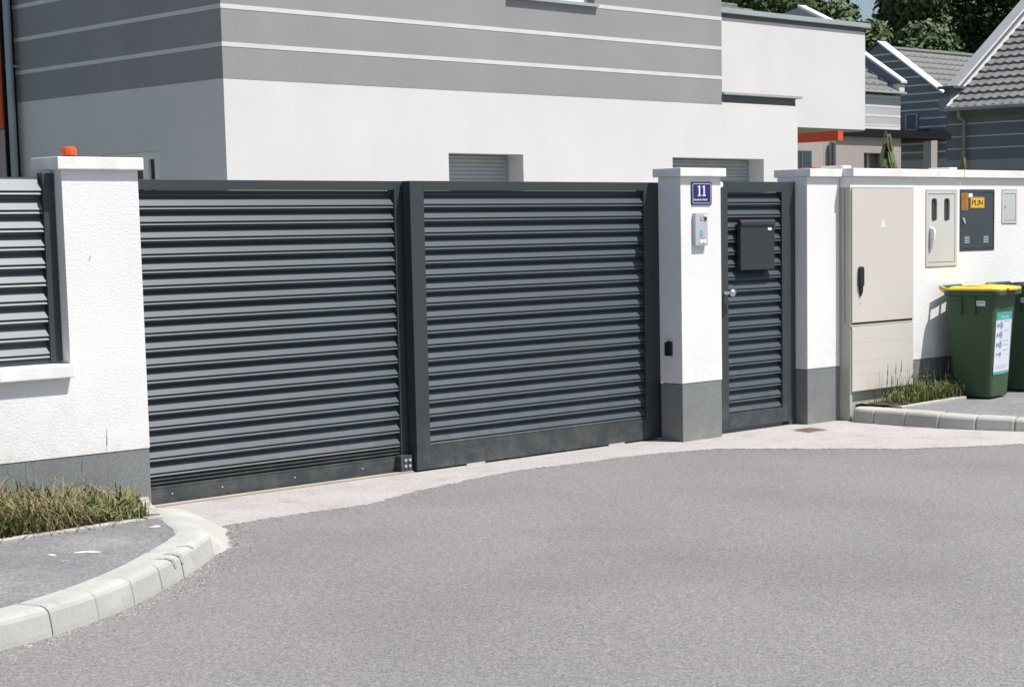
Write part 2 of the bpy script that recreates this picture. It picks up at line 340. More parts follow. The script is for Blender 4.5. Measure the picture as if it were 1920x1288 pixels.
left_path = smooth_path([(-10.3,-3.3),(-8.4,-2.92),(-7.35,-2.66),(-6.435,-2.40),(-6.177,-2.32),(-5.913,-2.20),(-5.66,-2.05),(-5.40,-1.86),(-5.165,-1.66),(-4.93,-1.45),(-4.76,-1.285)])
Ltot = sum(math.hypot(a[0]-b[0], a[1]-b[1]) for a, b in zip(left_path, left_path[1:]))
def hsL(s): 
    return 0.12
kl, frL = kerb_sweep('kerb', left_path, 0.17, +1, hsL, 0.302, first=((Ltot-0.23) % 0.302), lab='curved row of pale concrete kerb stones left of the sliding gate')
right_path = smooth_path([(1.86,-0.10),(1.785,-0.19),(1.79,-0.478),(1.80,-0.76),(1.85,-1.05),(1.95,-1.35),(2.08,-1.64),(2.34,-2.06),(2.75,-2.5),(3.5,-3.1),(5.2,-4.0),(9,-4.8),(14,-5.1)])
def hsR(s): return 0.12 if s < 0.7 else max(0.085, 0.12-0.035*(s-0.7)/1.2)
kr, frR = kerb_sweep('kerb', right_path, 0.16, +1, hsR, 0.292, lab='grey kerb stones in front of the weeds and the green bins')

inL = [(-4.90,-1.17),(-4.835,-1.04)]
lp = []
for k in range(60):
    p, n_ = frL(0.02 + (Ltot-0.03)*k/59); q = p+n_*0.168; lp.append((q.x, q.y))
o = MB().prism(lp + [(-4.855,-1.10),(-4.79,-0.90),(-4.715,-0.715),(-10.3,-0.79)], 'z', -0.01, 0.1145).build('pavement', M['pave']); o['kind'] = 'structure'
rp = []
Rtot = sum(math.hypot(a[0]-b[0], a[1]-b[1]) for a, b in zip(right_path, right_path[1:]))
for k in range(110):
    s_ = 0.55+(Rtot-0.6)*k/109; p, n_ = frR(s_); q = p+n_*0.158; rp.append((q.x, q.y, hsR(s_)-0.004))
b = MB(); b.open = True
top = [(2.0+(14-2.0)*(k/109)**1.0, -0.46 if 2.0+(12)*(k/109) < 3.2 else -0.10) for k in range(110)]
vs = [(x, y, z) for x, y, z in rp] + [(max(t[0], rp[k][0]), -0.10, 0.117) for k, t in enumerate(top)]
b.add(vs, [(k, k+1, 110+k+1, 110+k) for k in range(109)])
o = b.build('pavement', M['pave']); o['kind'] = 'structure'
if sum(p.normal.z for p in o.data.polygons) < 0: o.data.flip_normals()

# smeared concrete ramp between left kerb end and slab
b = MB(); b.open = True
outer = rough_line([(-4.790,-1.310),(-4.70,-1.245),(-4.60,-1.17),(-4.515,-1.03),(-4.41,-0.88),(-4.355,-0.773),(-4.285,-0.66),(-4.25,-0.52),(-4.22,-0.3),(-4.22,-0.1),(-4.24,0.0)], 0.03, 0.008)
inner = [(-4.935,-1.200),(-4.910,-1.13),(-4.875,-1.06),(-4.835,-0.98),(-4.79,-0.86),(-4.75,-0.76),(-4.71,-0.68),(-4.63,-0.52),(-4.55,-0.34),(-4.49,-0.2),(-4.46,0.0)]
def resample(pts, n):
    cum = [0]
    for a, c in zip(pts, pts[1:]): cum.append(cum[-1]+math.hypot(c[0]-a[0], c[1]-a[1]))
    r = []
    for k in range(n):
        s = cum[-1]*k/(n-1)
        for i in range(len(cum)-1):
            if cum[i] <= s+1e-9 and s <= cum[i+1]+1e-6:
                t = (s-cum[i])/max(1e-9, cum[i+1]-cum[i]); r.append((pts[i][0]+(pts[i+1][0]-pts[i][0])*t, pts[i][1]+(pts[i+1][1]-pts[i][1])*t)); break
    return r
NO, NW = 60, 9
A = resample(outer, NO); B = resample(inner, NO); vs = []
for k in range(NO):
    hk = 0.1215 if k < 38 else 0.1215-0.068*((k-38)/21)
    for j in range(NW):
        t = j/(NW-1); x = A[k][0]*(1-t)+B[k][0]*t; y = A[k][1]*(1-t)+B[k][1]*t
        lead = min(1, k/12)
        zz = hk*(math.sin(min(1, t*(2.6-1.3*lead))*PI/2))**(0.8+0.4*lead) + 0.004*noise.noise((x*14, y*14, 0))*(0 < j)
        if j == NW-1: zz = min(zz, 0.104)
        if k <= 1: zz = min(zz, 0.10 if k == 0 else 0.1185)
        vs.append((x, y, -0.006 if j == 0 else max(0.008, zz)))
b.add(vs, [(k*NW+j, k*NW+j+1, (k+1)*NW+j+1, (k+1)*NW+j) for k in range(NO-1) for j in range(NW-1)])
o = b.build('concrete_ramp', M['kerb'], smooth=True); o['kind'] = 'structure'
if sum(p.normal.z for p in o.data.polygons) < 0: o.data.flip_normals()

# narrow garden edgings
def edging(name, pts, w_, z0, z1, lab):
    b = MB(); P = smooth_path(pts, 5); L = len(P)
    ring = []
    for i, (x, y) in enumerate(P):
        a = Vector(P[max(i-1, 0)]); c = Vector(P[min(i+1, L-1)]); d = (c-a).normalized(); n_ = Vector((-d.y, d.x))
        j = 0.004*noise.noise((x*8, y*8, 3))
        for (q, z) in ((-w_/2, z0), (-w_/2, z1-0.006), (-w_/2+0.007, z1), (w_/2-0.007, z1), (w_/2, z1-0.006), (w_/2, z0)):
            ring.append((x+n_.x*(q+j), y+n_.y*(q+j), z+j*0.6))
    K = 6
    b.add(ring, [tuple(range(K)), tuple(range(len(ring)-K, len(ring)))] + [(k*K+i, k*K+(i+1) % K, (k+1)*K+(i+1) % K, (k+1)*K+i) for k in range(L-1) for i in range(K)])
    o = b.build(name, M['edging']); o['kind'] = 'structure'; o['label'] = lab
edging('garden_edging', [(-10.3,-0.80),(-8,-0.765),(-6.5,-0.74),(-5.6,-0.72),(-5.0,-0.70),(-4.70,-0.685)], 0.045, 0.02, 0.131, 'thin pale concrete edging along the grass bed left of the gate')
edging('garden_edging', [(-4.69,-0.60),(-4.60,-0.42),(-4.52,-0.22),(-4.42,-0.03)], 0.07, 0.0, 0.128, 'short slanting edging between the grass bed and the gate slab')
edging('garden_edging', [(1.95,-0.50),(2.3,-0.475),(2.7,-0.445),(2.93,-0.43)], 0.05, 0.02, 0.136, 'thin pale edging between the weeds and the right pavement')
# soil beds
def soil(name, poly, z, lab):
    b = MB(); b.open = True
    xs = [p[0] for p in poly]; ys = [p[1] for p in poly]
    N1, N2 = 60, 14; vs = []
    for i in range(N1+1):
        x = min(xs)+(max(xs)-min(xs))*i/N1
        # vertical extent of polygon at x
        cr = []
        for (x0, y0), (x1, y1) in zip(poly, poly[1:]+poly[:1]):
            if (x0-x)*(x1-x) <= 0 and abs(x1-x0) > 1e-9: cr.append(y0+(y1-y0)*(x-x0)/(x1-x0))
        lo, hi = (min(cr), max(cr)) if cr else (ys[0], ys[0])
        for j in range(N2+1):
            y = lo+(hi-lo)*j/N2; e = min(j, N2-j)/N2
            vs.append((x, y, z+0.014*noise.noise((x*9, y*9, 0))+0.02*min(1, e*4)))
    b.add(vs, [(i*(N2+1)+j, i*(N2+1)+j+1, (i+1)*(N2+1)+j+1, (i+1)*(N2+1)+j) for i in range(N1) for j in range(N2)])
    o = b.build(name, M['soil'], smooth=True); o['kind'] = 'structure'; o['label'] = lab
    if sum(p.normal.z for p in o.data.polygons) < 0: o.data.flip_normals()
soil('soil_bed', [(-10,0.0),(-10,-0.77),(-5.6,-0.70),(-4.68,-0.66),(-4.44,-0.02),(-4.44,0.0)], 0.108, 'dark soil of the grass bed under the white wall')
soil('soil_bed', [(1.95,-0.02),(1.95,-0.48),(2.7,-0.43),(2.95,-0.42),(2.95,-0.02)], 0.112, 'reddish soil of the weed bed below the beige cabinet')

# ------------------------------------------------------------------ white walls and pillars
def pillar(lab, x0, x1, y1, zp, zt, cx0, cx1, cy0, cy1, cz1, group='white rendered gate pillars'):
    t = thing('gate_pillar', lab, 'pillar', (x0, 0, 0), group)
    box('plinth', M['plinth'], t, x0+0.003, x1-0.003, 0.003, y1-0.003, -0.02, zp-0.004, 0.004 if x0 > -1 else 0.0)
    box('shaft', M['render'], t, x0, x1, 0.0, y1, zp, zt, 0.005 if x0 > -1 else 0.0)
    box('cap', M['cap'], t, cx0, cx1, cy0, cy1, zt+0.001, cz1, 0.006)
    return t
p1 = pillar('wide white pillar with orange lamp on top, left of the sliding gate', -4.795, -4.343, 0.24, 0.394, 1.917, -4.828, -4.320, -0.030, 0.27, 1.985)
p2 = pillar('white pillar with house number 11 between the two gates', 0.0, 0.432, 0.222, 0.428, 1.914, -0.030, 0.462, -0.030, 0.248, 1.977)
p3 = pillar('plain white pillar between the small gate and the beige cabinet', 1.430, 1.836, 0.30, 0.436, 1.922, 1.433, 1.838, -0.030, 0.335, 1.985)
# a small chip in the plaster of the left pillar
MB().prism([(-4.66,1.437),(-4.650,1.462),(-4.645,1.463),(-4.652,1.440)], 'y', -0.002, 0.002).build('plaster_chip', M['print_grey'], p1)

lw = thing('garden_wall', 'low white rendered wall with grey plinth under the left louvre fence', 'wall', (-7.4, 0, 0))
box('plinth', M['plinth'], lw, -10.0, -4.7921, 0.003, 0.2, -0.02, 0.390)
box('wall_body', M['render'], lw, -10.0, -4.7951, 0.0, 0.2, 0.394, 0.818)
box('sill', M['cap'], lw, -10.0, -4.7965, -0.045, 0.24, 0.820, 0.890, 0.006)

rw = thing('meter_wall', 'long white wall with grey plinth holding the meter boxes behind the bins', 'wall', (2.67, 0, 0))
wm = wall_mesh(2.672, 14.0, 0.437, 1.924, -0.100, 0.12, [(2.846,3.296,1.190,1.824),(3.336,3.858,1.311,1.829),(3.968,4.212,1.534,1.829)], 'x'); wm.build('wall_body', M['render'], rw)
box('lintel', M['render'], rw, 1.840, 2.671, -0.100, 0.12, 1.840, 1.924)
box('wall_body', M['render'], rw, 1.850, 2.671, 0.03, 0.12, 0.0, 1.8395)
box('plinth', M['plinth'], rw, 2.672, 14.0, -0.097, 0.12, -0.02, 0.433)
for a, c in ((1.840, 3.355), (3.362, 6.4), (6.408, 10.2), (10.208, 14.0)):
    box('coping_slab', M['cap'], rw, a, c, -0.132 if a > 1.9 else -0.132, 0.22, 1.926, 1.990, 0.005)
box('coping_step', M['render'], rw, 1.8385, 1.8395, -0.09, 0.0, 1.85, 1.92)
for x in (1.905, 3.36):
    box('coping_joint_cap', M['cap'], rw, x-0.055, x+0.055, -0.02, 0.20, 1.991, 2.014, 0.006)
for a, c in ((1.66, 1.84), (3.02, 3.30)):
    box('rear_flashing', M['wet'], rw, a, c, 0.24, 0.262, 1.99, 2.006)

# ------------------------------------------------------------------ louvred gates and fence
def slat_mesh(L, p, name='louvre_slat'):
    k = p/0.0905
    prof = [(.0025,0),(0,.0025),(.0062,.0115),(.018,.0120),(.018,.0185),(0,.0220),(.036,.0785),(.036,.0885),(.0405,.0885),(.0405,0)]
    b = MB().prism([(y, z*k) for y, z in prof], 'x', 0, L)
    return b
def slats(parent, x0, x1, y, bases, p, m):
    me = slat_mesh(x1-x0, p).mesh('louvre_slat', m)
    o0 = org(parent)
    for i, z in enumerate(bases):
        o = bpy.data.objects.new('louvre_slat', me); COL.objects.link(o); o.parent = parent
        o.location = Vector((x0, y+random.uniform(-0.0006, 0.0006), z+random.uniform(-0.0008, 0.0008))) - o0
A_ = M['anthracite']
gr = thing('sliding_gate', 'nearer proud leaf of the dark grey louvred driveway gate, ending at the number pillar', 'gate', (-1.1, 0.3, 0), 'leaves of the louvred driveway gate')
box('stile', A_, gr, -2.243, -2.130, 0.270, 0.350, 0.014, 1.880, 0.003)
box('stile', A_, gr, -0.100, 0.060, 0.270, 0.350, 0.014, 1.880, 0.003)
box('top_rail', A_, gr, -2.1295, -0.1005, 0.270, 0.350, 1.820, 1.880, 0.003)
box('bottom_rail', A_, gr, -2.1295, -0.1005, 0.270, 0.350, 0.014, 0.160, 0.003)
box('rail_lip', A_, gr, -2.129, -0.101, 0.276, 0.345, 0.161, 0.171, 0.001)
slats(gr, -2.1285, -0.1015, 0.276, [1.711-0.0905*k for k in range(18)], 0.0905, M['louvre'])
box('back_sheet', A_, gr, -2.12, -0.11, 0.3175, 0.320, 0.165, 1.8185)
for (x, l_) in ((-1.83, 0.16), (-0.50, 0.16)):
    box('guide_shoe', M['alu'], gr, x, x+l_, 0.262, 0.272, 0.004, 0.016, 0.001)

gl = thing('sliding_gate', 'set-back leaf of the dark louvred driveway gate, beside the pillar with the orange lamp', 'gate', (-3.4, 0.4, 0), 'leaves of the louvred driveway gate')
box('stile', A_, gl, -2.300, -2.205, 0.360, 0.430, 0.010, 1.880, 0.003)
box('stile', A_, gl, -4.72, -4.62, 0.360, 0.430, 0.010, 1.880, 0.003)
box('top_rail', A_, gl, -4.6195, -2.3005, 0.360, 0.430, 1.822, 1.880, 0.003)
box('bottom_rail', A_, gl, -4.6195, -2.3005, 0.358, 0.430, 0.005, 0.094, 0.003)
box('rail_lip', A_, gl, -4.6195, -2.302, 0.366, 0.428, 0.095, 0.112, 0.002)
box('rail_lip', A_, gl, -4.6195, -2.302, 0.372, 0.428, 0.124, 0.134, 0.002)
box('rail_lip', A_, gl, -4.6195, -2.302, 0.370, 0.428, 0.146, 0.156, 0.002)
slats(gl, -4.619, -2.3015, 0.366, [1.708-0.0905*k for k in range(18)], 0.0905, M['louvre'])
box('back_sheet', A_, gl, -4.61, -2.31, 0.4075, 0.410, 0.10, 1.820)
br = box('guide_bracket', A_, gl, -2.352, -2.262, 0.300, 0.357, 0.012, 0.118, 0.002)
for x in (-2.318, -2.283):
    for z in (0.050, 0.088):
        MB().cyl((x, 0.292, z), 0.0095, 0.009, 'y', 12, 0.0075).build('bolt', M['alu'], br, smooth=False)
for x in (-4.0, -3.66, -3.14, -2.62):
    MB().cyl((x, 0.3545, 0.062), 0.005, 0.004, 'y', 8).build('rivet', M['alu'], gl)
box('track_strip', M['yellow_strip'], gl, -4.20, -2.26, 0.290, 0.330, 0.0065, 0.014)
o = box('gate_track', M['blackgap'], None, -4.34, 0.3, 0.335, 0.46, 0.0065, 0.0095); o['kind'] = 'structure'

gp = thing('pedestrian_gate', 'narrow dark grey louvred door gate with chrome knob right of the number pillar', 'gate', (0.9, 0.1, 0))
box('stile', A_, gp, 0.455, 0.620, 0.100, 0.160, 0.035, 1.886, 0.003)
box('stile', A_, gp, 1.248, 1.336, 0.100, 0.160, 0.035, 1.886, 0.003)
box('top_rail', A_, gp, 0.6205, 1.2475, 0.100, 0.160, 1.808, 1.886, 0.003)
box('bottom_rail', A_, gp, 0.6205, 1.2475, 0.100, 0.160, 0.035, 0.148, 0.003)
slats(gp, 0.6215, 1.2465, 0.108, [1.712-0.0925*k for k in range(18)], 0.0925, M['louvre'])
box('back_sheet', A_, gp, 0.63, 1.24, 0.1495, 0.152, 0.14, 1.8065)
box('hinge_post', A_, gp, 1.343, 1.426, 0.115, 0.185, 0.0, 1.886, 0.003)
kn = MB().cyl((0.575, 0.055, 1.062), 0.012, 0.045, 'y', 14); kn.build('knob_stem', M['chrome'], gp)
b = MB()
ringp = [(0.0, 0.001), (0.004, 0.020), (0.014, 0.028), (0.026, 0.029), (0.036, 0.022), (0.040, 0.001)]
for k in range(len(ringp)):
    pass
vs = []; n = 16
for (t, r_) in ringp: vs += [(0.600+r_*1.15*math.cos(2*PI*i/n), 0.018+t, 1.062+r_*math.sin(2*PI*i/n)) for i in range(n)]
b.add(vs, [(k*n+i, k*n+(i+1) % n, (k+1)*n+(i+1) % n, (k+1)*n+i) for k in range(len(ringp)-1) for i in range(n)])
b.add([], [])
b.build('door_knob', M['chrome'], gp, smooth=True)
box('knob_lever', M['chrome'], gp, 0.515, 0.580, 0.040, 0.055, 1.053, 1.071, 0.004)
MB().cyl((0.535, 0.085, 1.862), 0.022, 0.015, 'y', 20, 0.019).build('round_cap', M['white'], gp, 0.002)

lb = thing('letterbox', 'square dark grey letterbox hung on the narrow gate', 'letterbox', (0.9, 0.05, 1.2))
box('box_body', M['letterbox'], lb, 0.728, 1.120, 0.068, 0.1065, 1.225, 1.585, 0.004)
MB().prism([(0.058,1.560),(0.058,1.585),(0.066,1.600),(0.105,1.603),(0.105,1.5865),(0.067,1.5865),(0.067,1.560)], 'x', 0.726, 1.122).build('flap', M['letterbox'], lb, 0.002)
box('name_plate', M['white'], lb, 1.040, 1.084, 0.0645, 0.0675, 1.520, 1.540, 0.001)

fe = thing('louvre_fence', 'pale louvred fence panel standing on the low wall at the left edge', 'fence', (-7, 0.1, 0.9))
box('post', A_, fe, -4.866, -4.800, 0.075, 0.135, 0.905, 1.902, 0.002)
box('bottom_rail', A_, fe, -10, -4.8665, 0.09, 0.13, 0.892, 0.918, 0.002)
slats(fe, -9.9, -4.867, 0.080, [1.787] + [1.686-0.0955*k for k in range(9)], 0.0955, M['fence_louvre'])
box('back_sheet', A_, fe, -9.9, -4.87, 0.1215, 0.124, 0.92, 1.88)

# ------------------------------------------------------------------ things on pillar and wall
bc = thing('warning_lamp', 'small orange flashing lamp on the cap of the left pillar', 'lamp', (-4.692, 0.10, 1.985))
MB().cyl((-4.692, 0.10, 1.9855), 0.048, 0.008, n=24).build('lamp_base', M['black'], bc)
b = MB(); n = 24; prof = [(0.040,0.008),(0.042,0.016),(0.042,0.040),(0.039,0.050),(0.031,0.057),(0.028,0.054),(0.001,0.058)]
vs = []
for (r_, z) in prof:
    vs += [(-4.692+(r_*(1+0.04*(i % 2)))*math.cos(2*PI*i/n), 0.10+(r_*(1+0.04*(i % 2)))*math.sin(2*PI*i/n), 1.9855+z) for i in range(n)]
b.add(vs, [(k*n+i, k*n+(i+1) % n, (k+1)*n+(i+1) % n, (k+1)*n+i) for k in range(len(prof)-1) for i in range(n)])
b.build('lamp_lens', M['amber'], bc)

hn = thing('house_number_plate', 'blue enamel plate with white number 11 on the pillar', 'sign', (0.217, 0, 1.795))
def rrect(x0, x1, z0, z1, r, n=5):
    P = []
    for cx, cz, a0 in ((x1-r, z0+r, -90), (x1-r, z1-r, 0), (x0+r, z1-r, 90), (x0+r, z0+r, 180)):
        for k in range(n+1):
            a = math.radians(a0+90*k/n); P.append((cx+r*math.cos(a), cz+r*math.sin(a)))
    return P
MB().prism(rrect(0.109, 0.326, 1.713, 1.877, 0.014), 'y', -0.008, -0.0005).build('plate', M['blue'], hn, 0.0015)
# white border line
b = MB()
for a in (rrect(0.120, 0.315, 1.724, 1.866, 0.012), ):
    inn = rrect(0.1235, 0.3115, 1.7275, 1.8625, 0.010); N = len(a)
    b.add([(p[0], -0.0088, p[1]) for p in a] + [(p[0], -0.0088, p[1]) for p in inn], [(i, (i+1) % N, N+(i+1) % N, N+i) for i in range(N)])
b.open = True; b.build('border', M['enamel_white'], hn)
for cx in (0.190, 0.240):   # the digit 1 with serifs, twice
    b = MB()
    b.prism([(cx-0.018,1.776),(cx+0.020,1.776),(cx+0.020,1.783),(cx+0.010,1.785),(cx+0.010,1.852),(cx+0.002,1.852),(cx-0.018,1.843),(cx-0.016,1.837),(cx-0.006,1.840),(cx-0.006,1.785),(cx-0.018,1.783)], 'y', -0.0095, -0.0082)
    b.build('digit', M['enamel_white'], hn)
rs = random.Random(3); b = MB(); x = 0.132
for word in (6, 2, 5):
    for k in range(word):
        h = 0.017 if (k == 0 or rs.random() < 0.25) else 0.011; w_ = rs.uniform(0.0065, 0.0095)
        b.box(x, x+0.0028, -0.0093, -0.0083, 1.744, 1.744+h)
        if rs.random() < 0.75: b.box(x+w_-0.0028, x+w_, -0.0093, -0.0083, 1.744, 1.744+0.011)
        b.box(x+0.0028, x+w_-0.0028, -0.0092, -0.0083, 1.744+rs.choice((0, 0.0045, 0.0085)), 1.744+rs.choice((0.0025, 0.007, 0.011)))
        x += w_+0.0022
    x += 0.006
b.build('street_name', M['enamel_white'], hn)

ic = thing('intercom', 'narrow silver intercom with camera under the number plate', 'intercom', (0.19, 0, 1.54))
box('housing', M['alu'], ic, 0.123, 0.256, -0.030, -0.0005, 1.420, 1.656, 0.004)
MB().prism([(0.17,1.604),(0.176,1.632),(0.236,1.634),(0.242,1.606),(0.22,1.600)], 'y', -0.0325, -0.0303).build('camera_panel', M['print_grey'], ic)
MB().cyl((0.226, -0.036, 1.613), 0.012, 0.004, 'y', 16).build('lens', M['black'], ic)
box('lens_hood', M['white'], ic, 0.210, 0.240, -0.037, -0.0327, 1.627, 1.643, 0.002)
box('call_label', M['cyan'], ic, 0.170, 0.200, -0.0318, -0.0303, 1.492, 1.530)
box('name_strip', M['print_grey'], ic, 0.168, 0.222, -0.0318, -0.0303, 1.474, 1.482)
box('button', M['white'], ic, 0.165, 0.236, -0.033, -0.0303, 1.436, 1.464, 0.003)
MB().prism([(0.196,1.436),(0.214,1.436),(0.205,1.448)], 'y', -0.0336, -0.0331).build('arrow_mark', M['print_grey'], ic)

pc = thing('photocell', 'small black gate sensor on the shaded side of the number pillar', 'sensor', (0, 0.125, 0.68))
MB().prism([(0.092,0.628),(0.157,0.628),(0.157,0.722),(0.125,0.735),(0.092,0.728)], 'x', -0.022, -0.0005).build('sensor_body', M['black'], pc, 0.003)

ec = thing('electricity_cabinet', 'tall beige electricity cabinet with black handle built into the wall', 'cabinet', (2.2, 0, 0))
box('side_body', M['cabinet_side'], ec, 1.8395, 1.870, -0.098, 0.028, 0.0, 1.838, 0.002)
box('inner_body', M['cabinet_side'], ec, 1.8705, 2.671, -0.070, 0.028, 0.0, 1.838)
box('upper_door', M['cabinet'], ec, 1.8535, 2.668, -0.112, -0.0985, 0.780, 1.834, 0.003)
box('door_gap', M['black'], ec, 1.8712, 2.668, -0.0984, -0.0705, 0.750, 0.779)
box('middle_rail', M['cabinet_side'], ec, 1.838, 2.668, -0.106, -0.0988, 0.746, 0.764, 0.002)
box('lower_door', M['cabinet'], ec, 1.8535, 2.668, -0.112, -0.0985, 0.235, 0.744, 0.003)
box('side_groove', M['black'], ec, 1.8385, 1.8394, -0.052, -0.047, 0.78, 1.83)
for z in (0.36, 0.47, 0.62):
    box('panel_crease', M['cabinet_side'], ec, 1.856, 2.66, -0.1124, -0.1121, z, z+0.0016)
b = MB().prism(rrect(1.922, 1.978, 1.06, 1.222, 0.024), 'y', -0.138, -0.1125)
b.build('handle', M['black'], ec, 0.006)
MB().prism([(1.930,1.062),(1.975,1.062),(1.972,1.02),(1.948,0.985),(1.936,1.03)], 'y', -0.128, -0.1125).build('handle_tail', M['black'], ec, 0.004)
MB().prism([(1.940,0.925),(1.962,0.925),(1.955,0.945)], 'y', -0.1135, -0.1121).build('lock_mark', M['print_grey'], ec)
MB().prism([(2.215,1.524),(2.286,1.524),(2.262,1.590),(2.256,1.598),(2.250,1.590)], 'y', -0.1130, -0.1121).build('warning_triangle', M['white'], ec)

mb = thing('meter_box', 'light grey meter box with two small dark windows in the white wall', 'meter box', (3.07, -0.1, 1.5))
wall_mesh(2.850, 3.292, 1.194, 1.820, -0.107, 0.02, [(2.880, 3.262, 1.226, 1.792)], 'x').build('frame', M['meter'], mb)
wall_mesh(2.885, 3.257, 1.231, 1.787, -0.1045, -0.09, [(2.925,3.005,1.565,1.755),(3.105,3.187,1.565,1.755)], 'x').build('door', M['meter'], mb)
for a, c in ((2.925, 3.005), (3.105, 3.187)):
    box('sight_window', M['smoked'], mb, a-0.004, c+0.004, -0.0895, -0.085, 1.561, 1.759)
    for xx, zz, sx, sz in ((a,1.565,1,1),(c,1.565,-1,1),(a,1.755,1,-1),(c,1.755,-1,-1)):
        MB().prism([(xx,zz),(xx+0.022*sx,zz),(xx+0.007*sx,zz+0.007*sz),(xx,zz+0.022*sz)], 'y', -0.1042, -0.0903).build('window_corner', M['meter'], mb)
b = MB().prism([(-0.1047,1.518),(-0.145,1.505),(-0.152,1.47),(-0.148,1.42),(-0.132,1.36),(-0.1047,1.325)], 'x', 2.898, 2.924)
b.build('handle', M['white'], mb, 0.004)
box('box_back', M['blackgap'], mb, 2.855, 3.288, 0.0, 0.015, 1.20, 1.815)

gb = thing('gas_box', 'dark blue-grey gas box with yellow sign in the white wall', 'gas box', (3.6, -0.1, 1.57))
wall_mesh(3.340, 3.854, 1.315, 1.825, -0.105, 0.0, [(3.352, 3.842, 1.327, 1.806)], 'x').build('frame', M['gasbox'], gb)
box('door', M['gasbox'], gb, 3.356, 3.838, -0.102, -0.088, 1.331, 1.802, 0.002)
o = box('notice', M['orange_sticker'], gb, 3.360, 3.458, -0.1035, -0.1022, 1.656, 1.800); o['label'] = 'orange notice'
b = MB()
for k in range(9): b.box(3.368, 3.368+rs.uniform(0.05, 0.082), -0.1042, -0.1036, 1.668+k*0.014, 1.672+k*0.014)
b.build('notice_print', M['wet'], gb)
box('white_label', M['white'], gb, 3.464, 3.524, -0.1035, -0.1022, 1.762, 1.796)
sg = MB().prism(rrect(3.494, 3.700, 1.672, 1.764, 0.010), 'y', -0.1045, -0.1022).build('sign_plate', M['yellow'], gb); sg['label'] = 'yellow sign reading PLIN in black'
def letters(txt, x, z, h, y, m, parent, name='lettering', tw=None, bold=0.006):
    cu = bpy.data.curves.new('t', 'FONT'); cu.body = txt; cu.size = 1; cu.extrude = 0.0; cu.offset = 0.0; cu.align_x = 'LEFT'
    ob = bpy.data.objects.new('t', cu); COL.objects.link(ob)
    dg = bpy.context.evaluated_depsgraph_get(); me = bpy.data.meshes.new_from_object(ob.evaluated_get(dg)); bpy.data.objects.remove(ob)
    xs = [v.co.x for v in me.vertices]; ys = [v.co.y for v in me.vertices]
    sx = (tw or h*3)/(max(xs)-min(xs)); sz = h/(max(ys)-min(ys)); o0 = org(parent); x0 = min(xs); y0 = min(ys)
    for v in me.vertices: v.co = Vector((x+(v.co.x-x0)*sx, y, z+(v.co.y-y0)*sz)) - o0
    me.materials.clear(); me.materials.append(m)
    ob = bpy.data.objects.new(name, me); COL.objects.link(ob); ob.parent = parent; return ob
for dx in (0, 0.0035):
    letters('PLIN', 3.515+dx, 1.694, 0.048, -0.1052-dx*0.05, M['black'], sg, tw=0.155)
b = MB(); fr_ = rrect(3.499, 3.695, 1.677, 1.759, 0.008); inn = rrect(3.502, 3.692, 1.680, 1.756, 0.006); N = len(fr_)
b.add([(p[0], -0.1049, p[1]) for p in fr_]+[(p[0], -0.1049, p[1]) for p in inn], [(i, (i+1) % N, N+(i+1) % N, N+i) for i in range(N)]); b.open = True
b.build('sign_border', M['black'], sg)
for x in (3.405, 3.690):
    for k in range(4):
        box('vent_slot', M['cyan'] if False else M['alu'], gb, x, x+0.075, -0.1050, -0.1022, 1.378+k*0.0155, 1.3855+k*0.0155)
MB().prism([(3.364,1.592),(3.392,1.590),(3.412,1.550),(3.404,1.536),(3.388,1.560)], 'y', -0.112, -0.1022).build('lock_lever', M['alu'], gb, 0.001)

sb = thing('junction_box', 'small plain grey box set in the white wall at the right edge', 'utility box', (4.09, -0.1, 1.68))
wall_mesh(3.972, 4.208, 1.538, 1.825, -0.106, 0.0, [(3.998, 4.184, 1.560, 1.796)], 'x').build('frame', M['meter'], sb)
box('door', M['meter2'], sb, 4.001, 4.181, -0.1035, -0.09, 1.563, 1.793, 0.002)
MB().cyl((4.022, -0.109, 1.682), 0.009, 0.005, 'y', 12).build('lock', M['print_grey'], sb)

dr = thing('drain_cover', 'small rusty metal cover in the slab before the plain pillar', 'drain cover', (1.14, -0.26, 0.006))
b = MB().prism([(1.03,-0.345),(1.215,-0.350),(1.235,-0.175),(1.065,-0.170)], 'z', 0.0065, 0.0115); b.build('cover_plate', M['wet'], dr)
b = MB().prism([(1.018,-0.357),(1.227,-0.362),(1.247,-0.163),(1.053,-0.158)], 'z', 0.0062, 0.0085); b.build('cover_frame', M['print_grey'], dr)

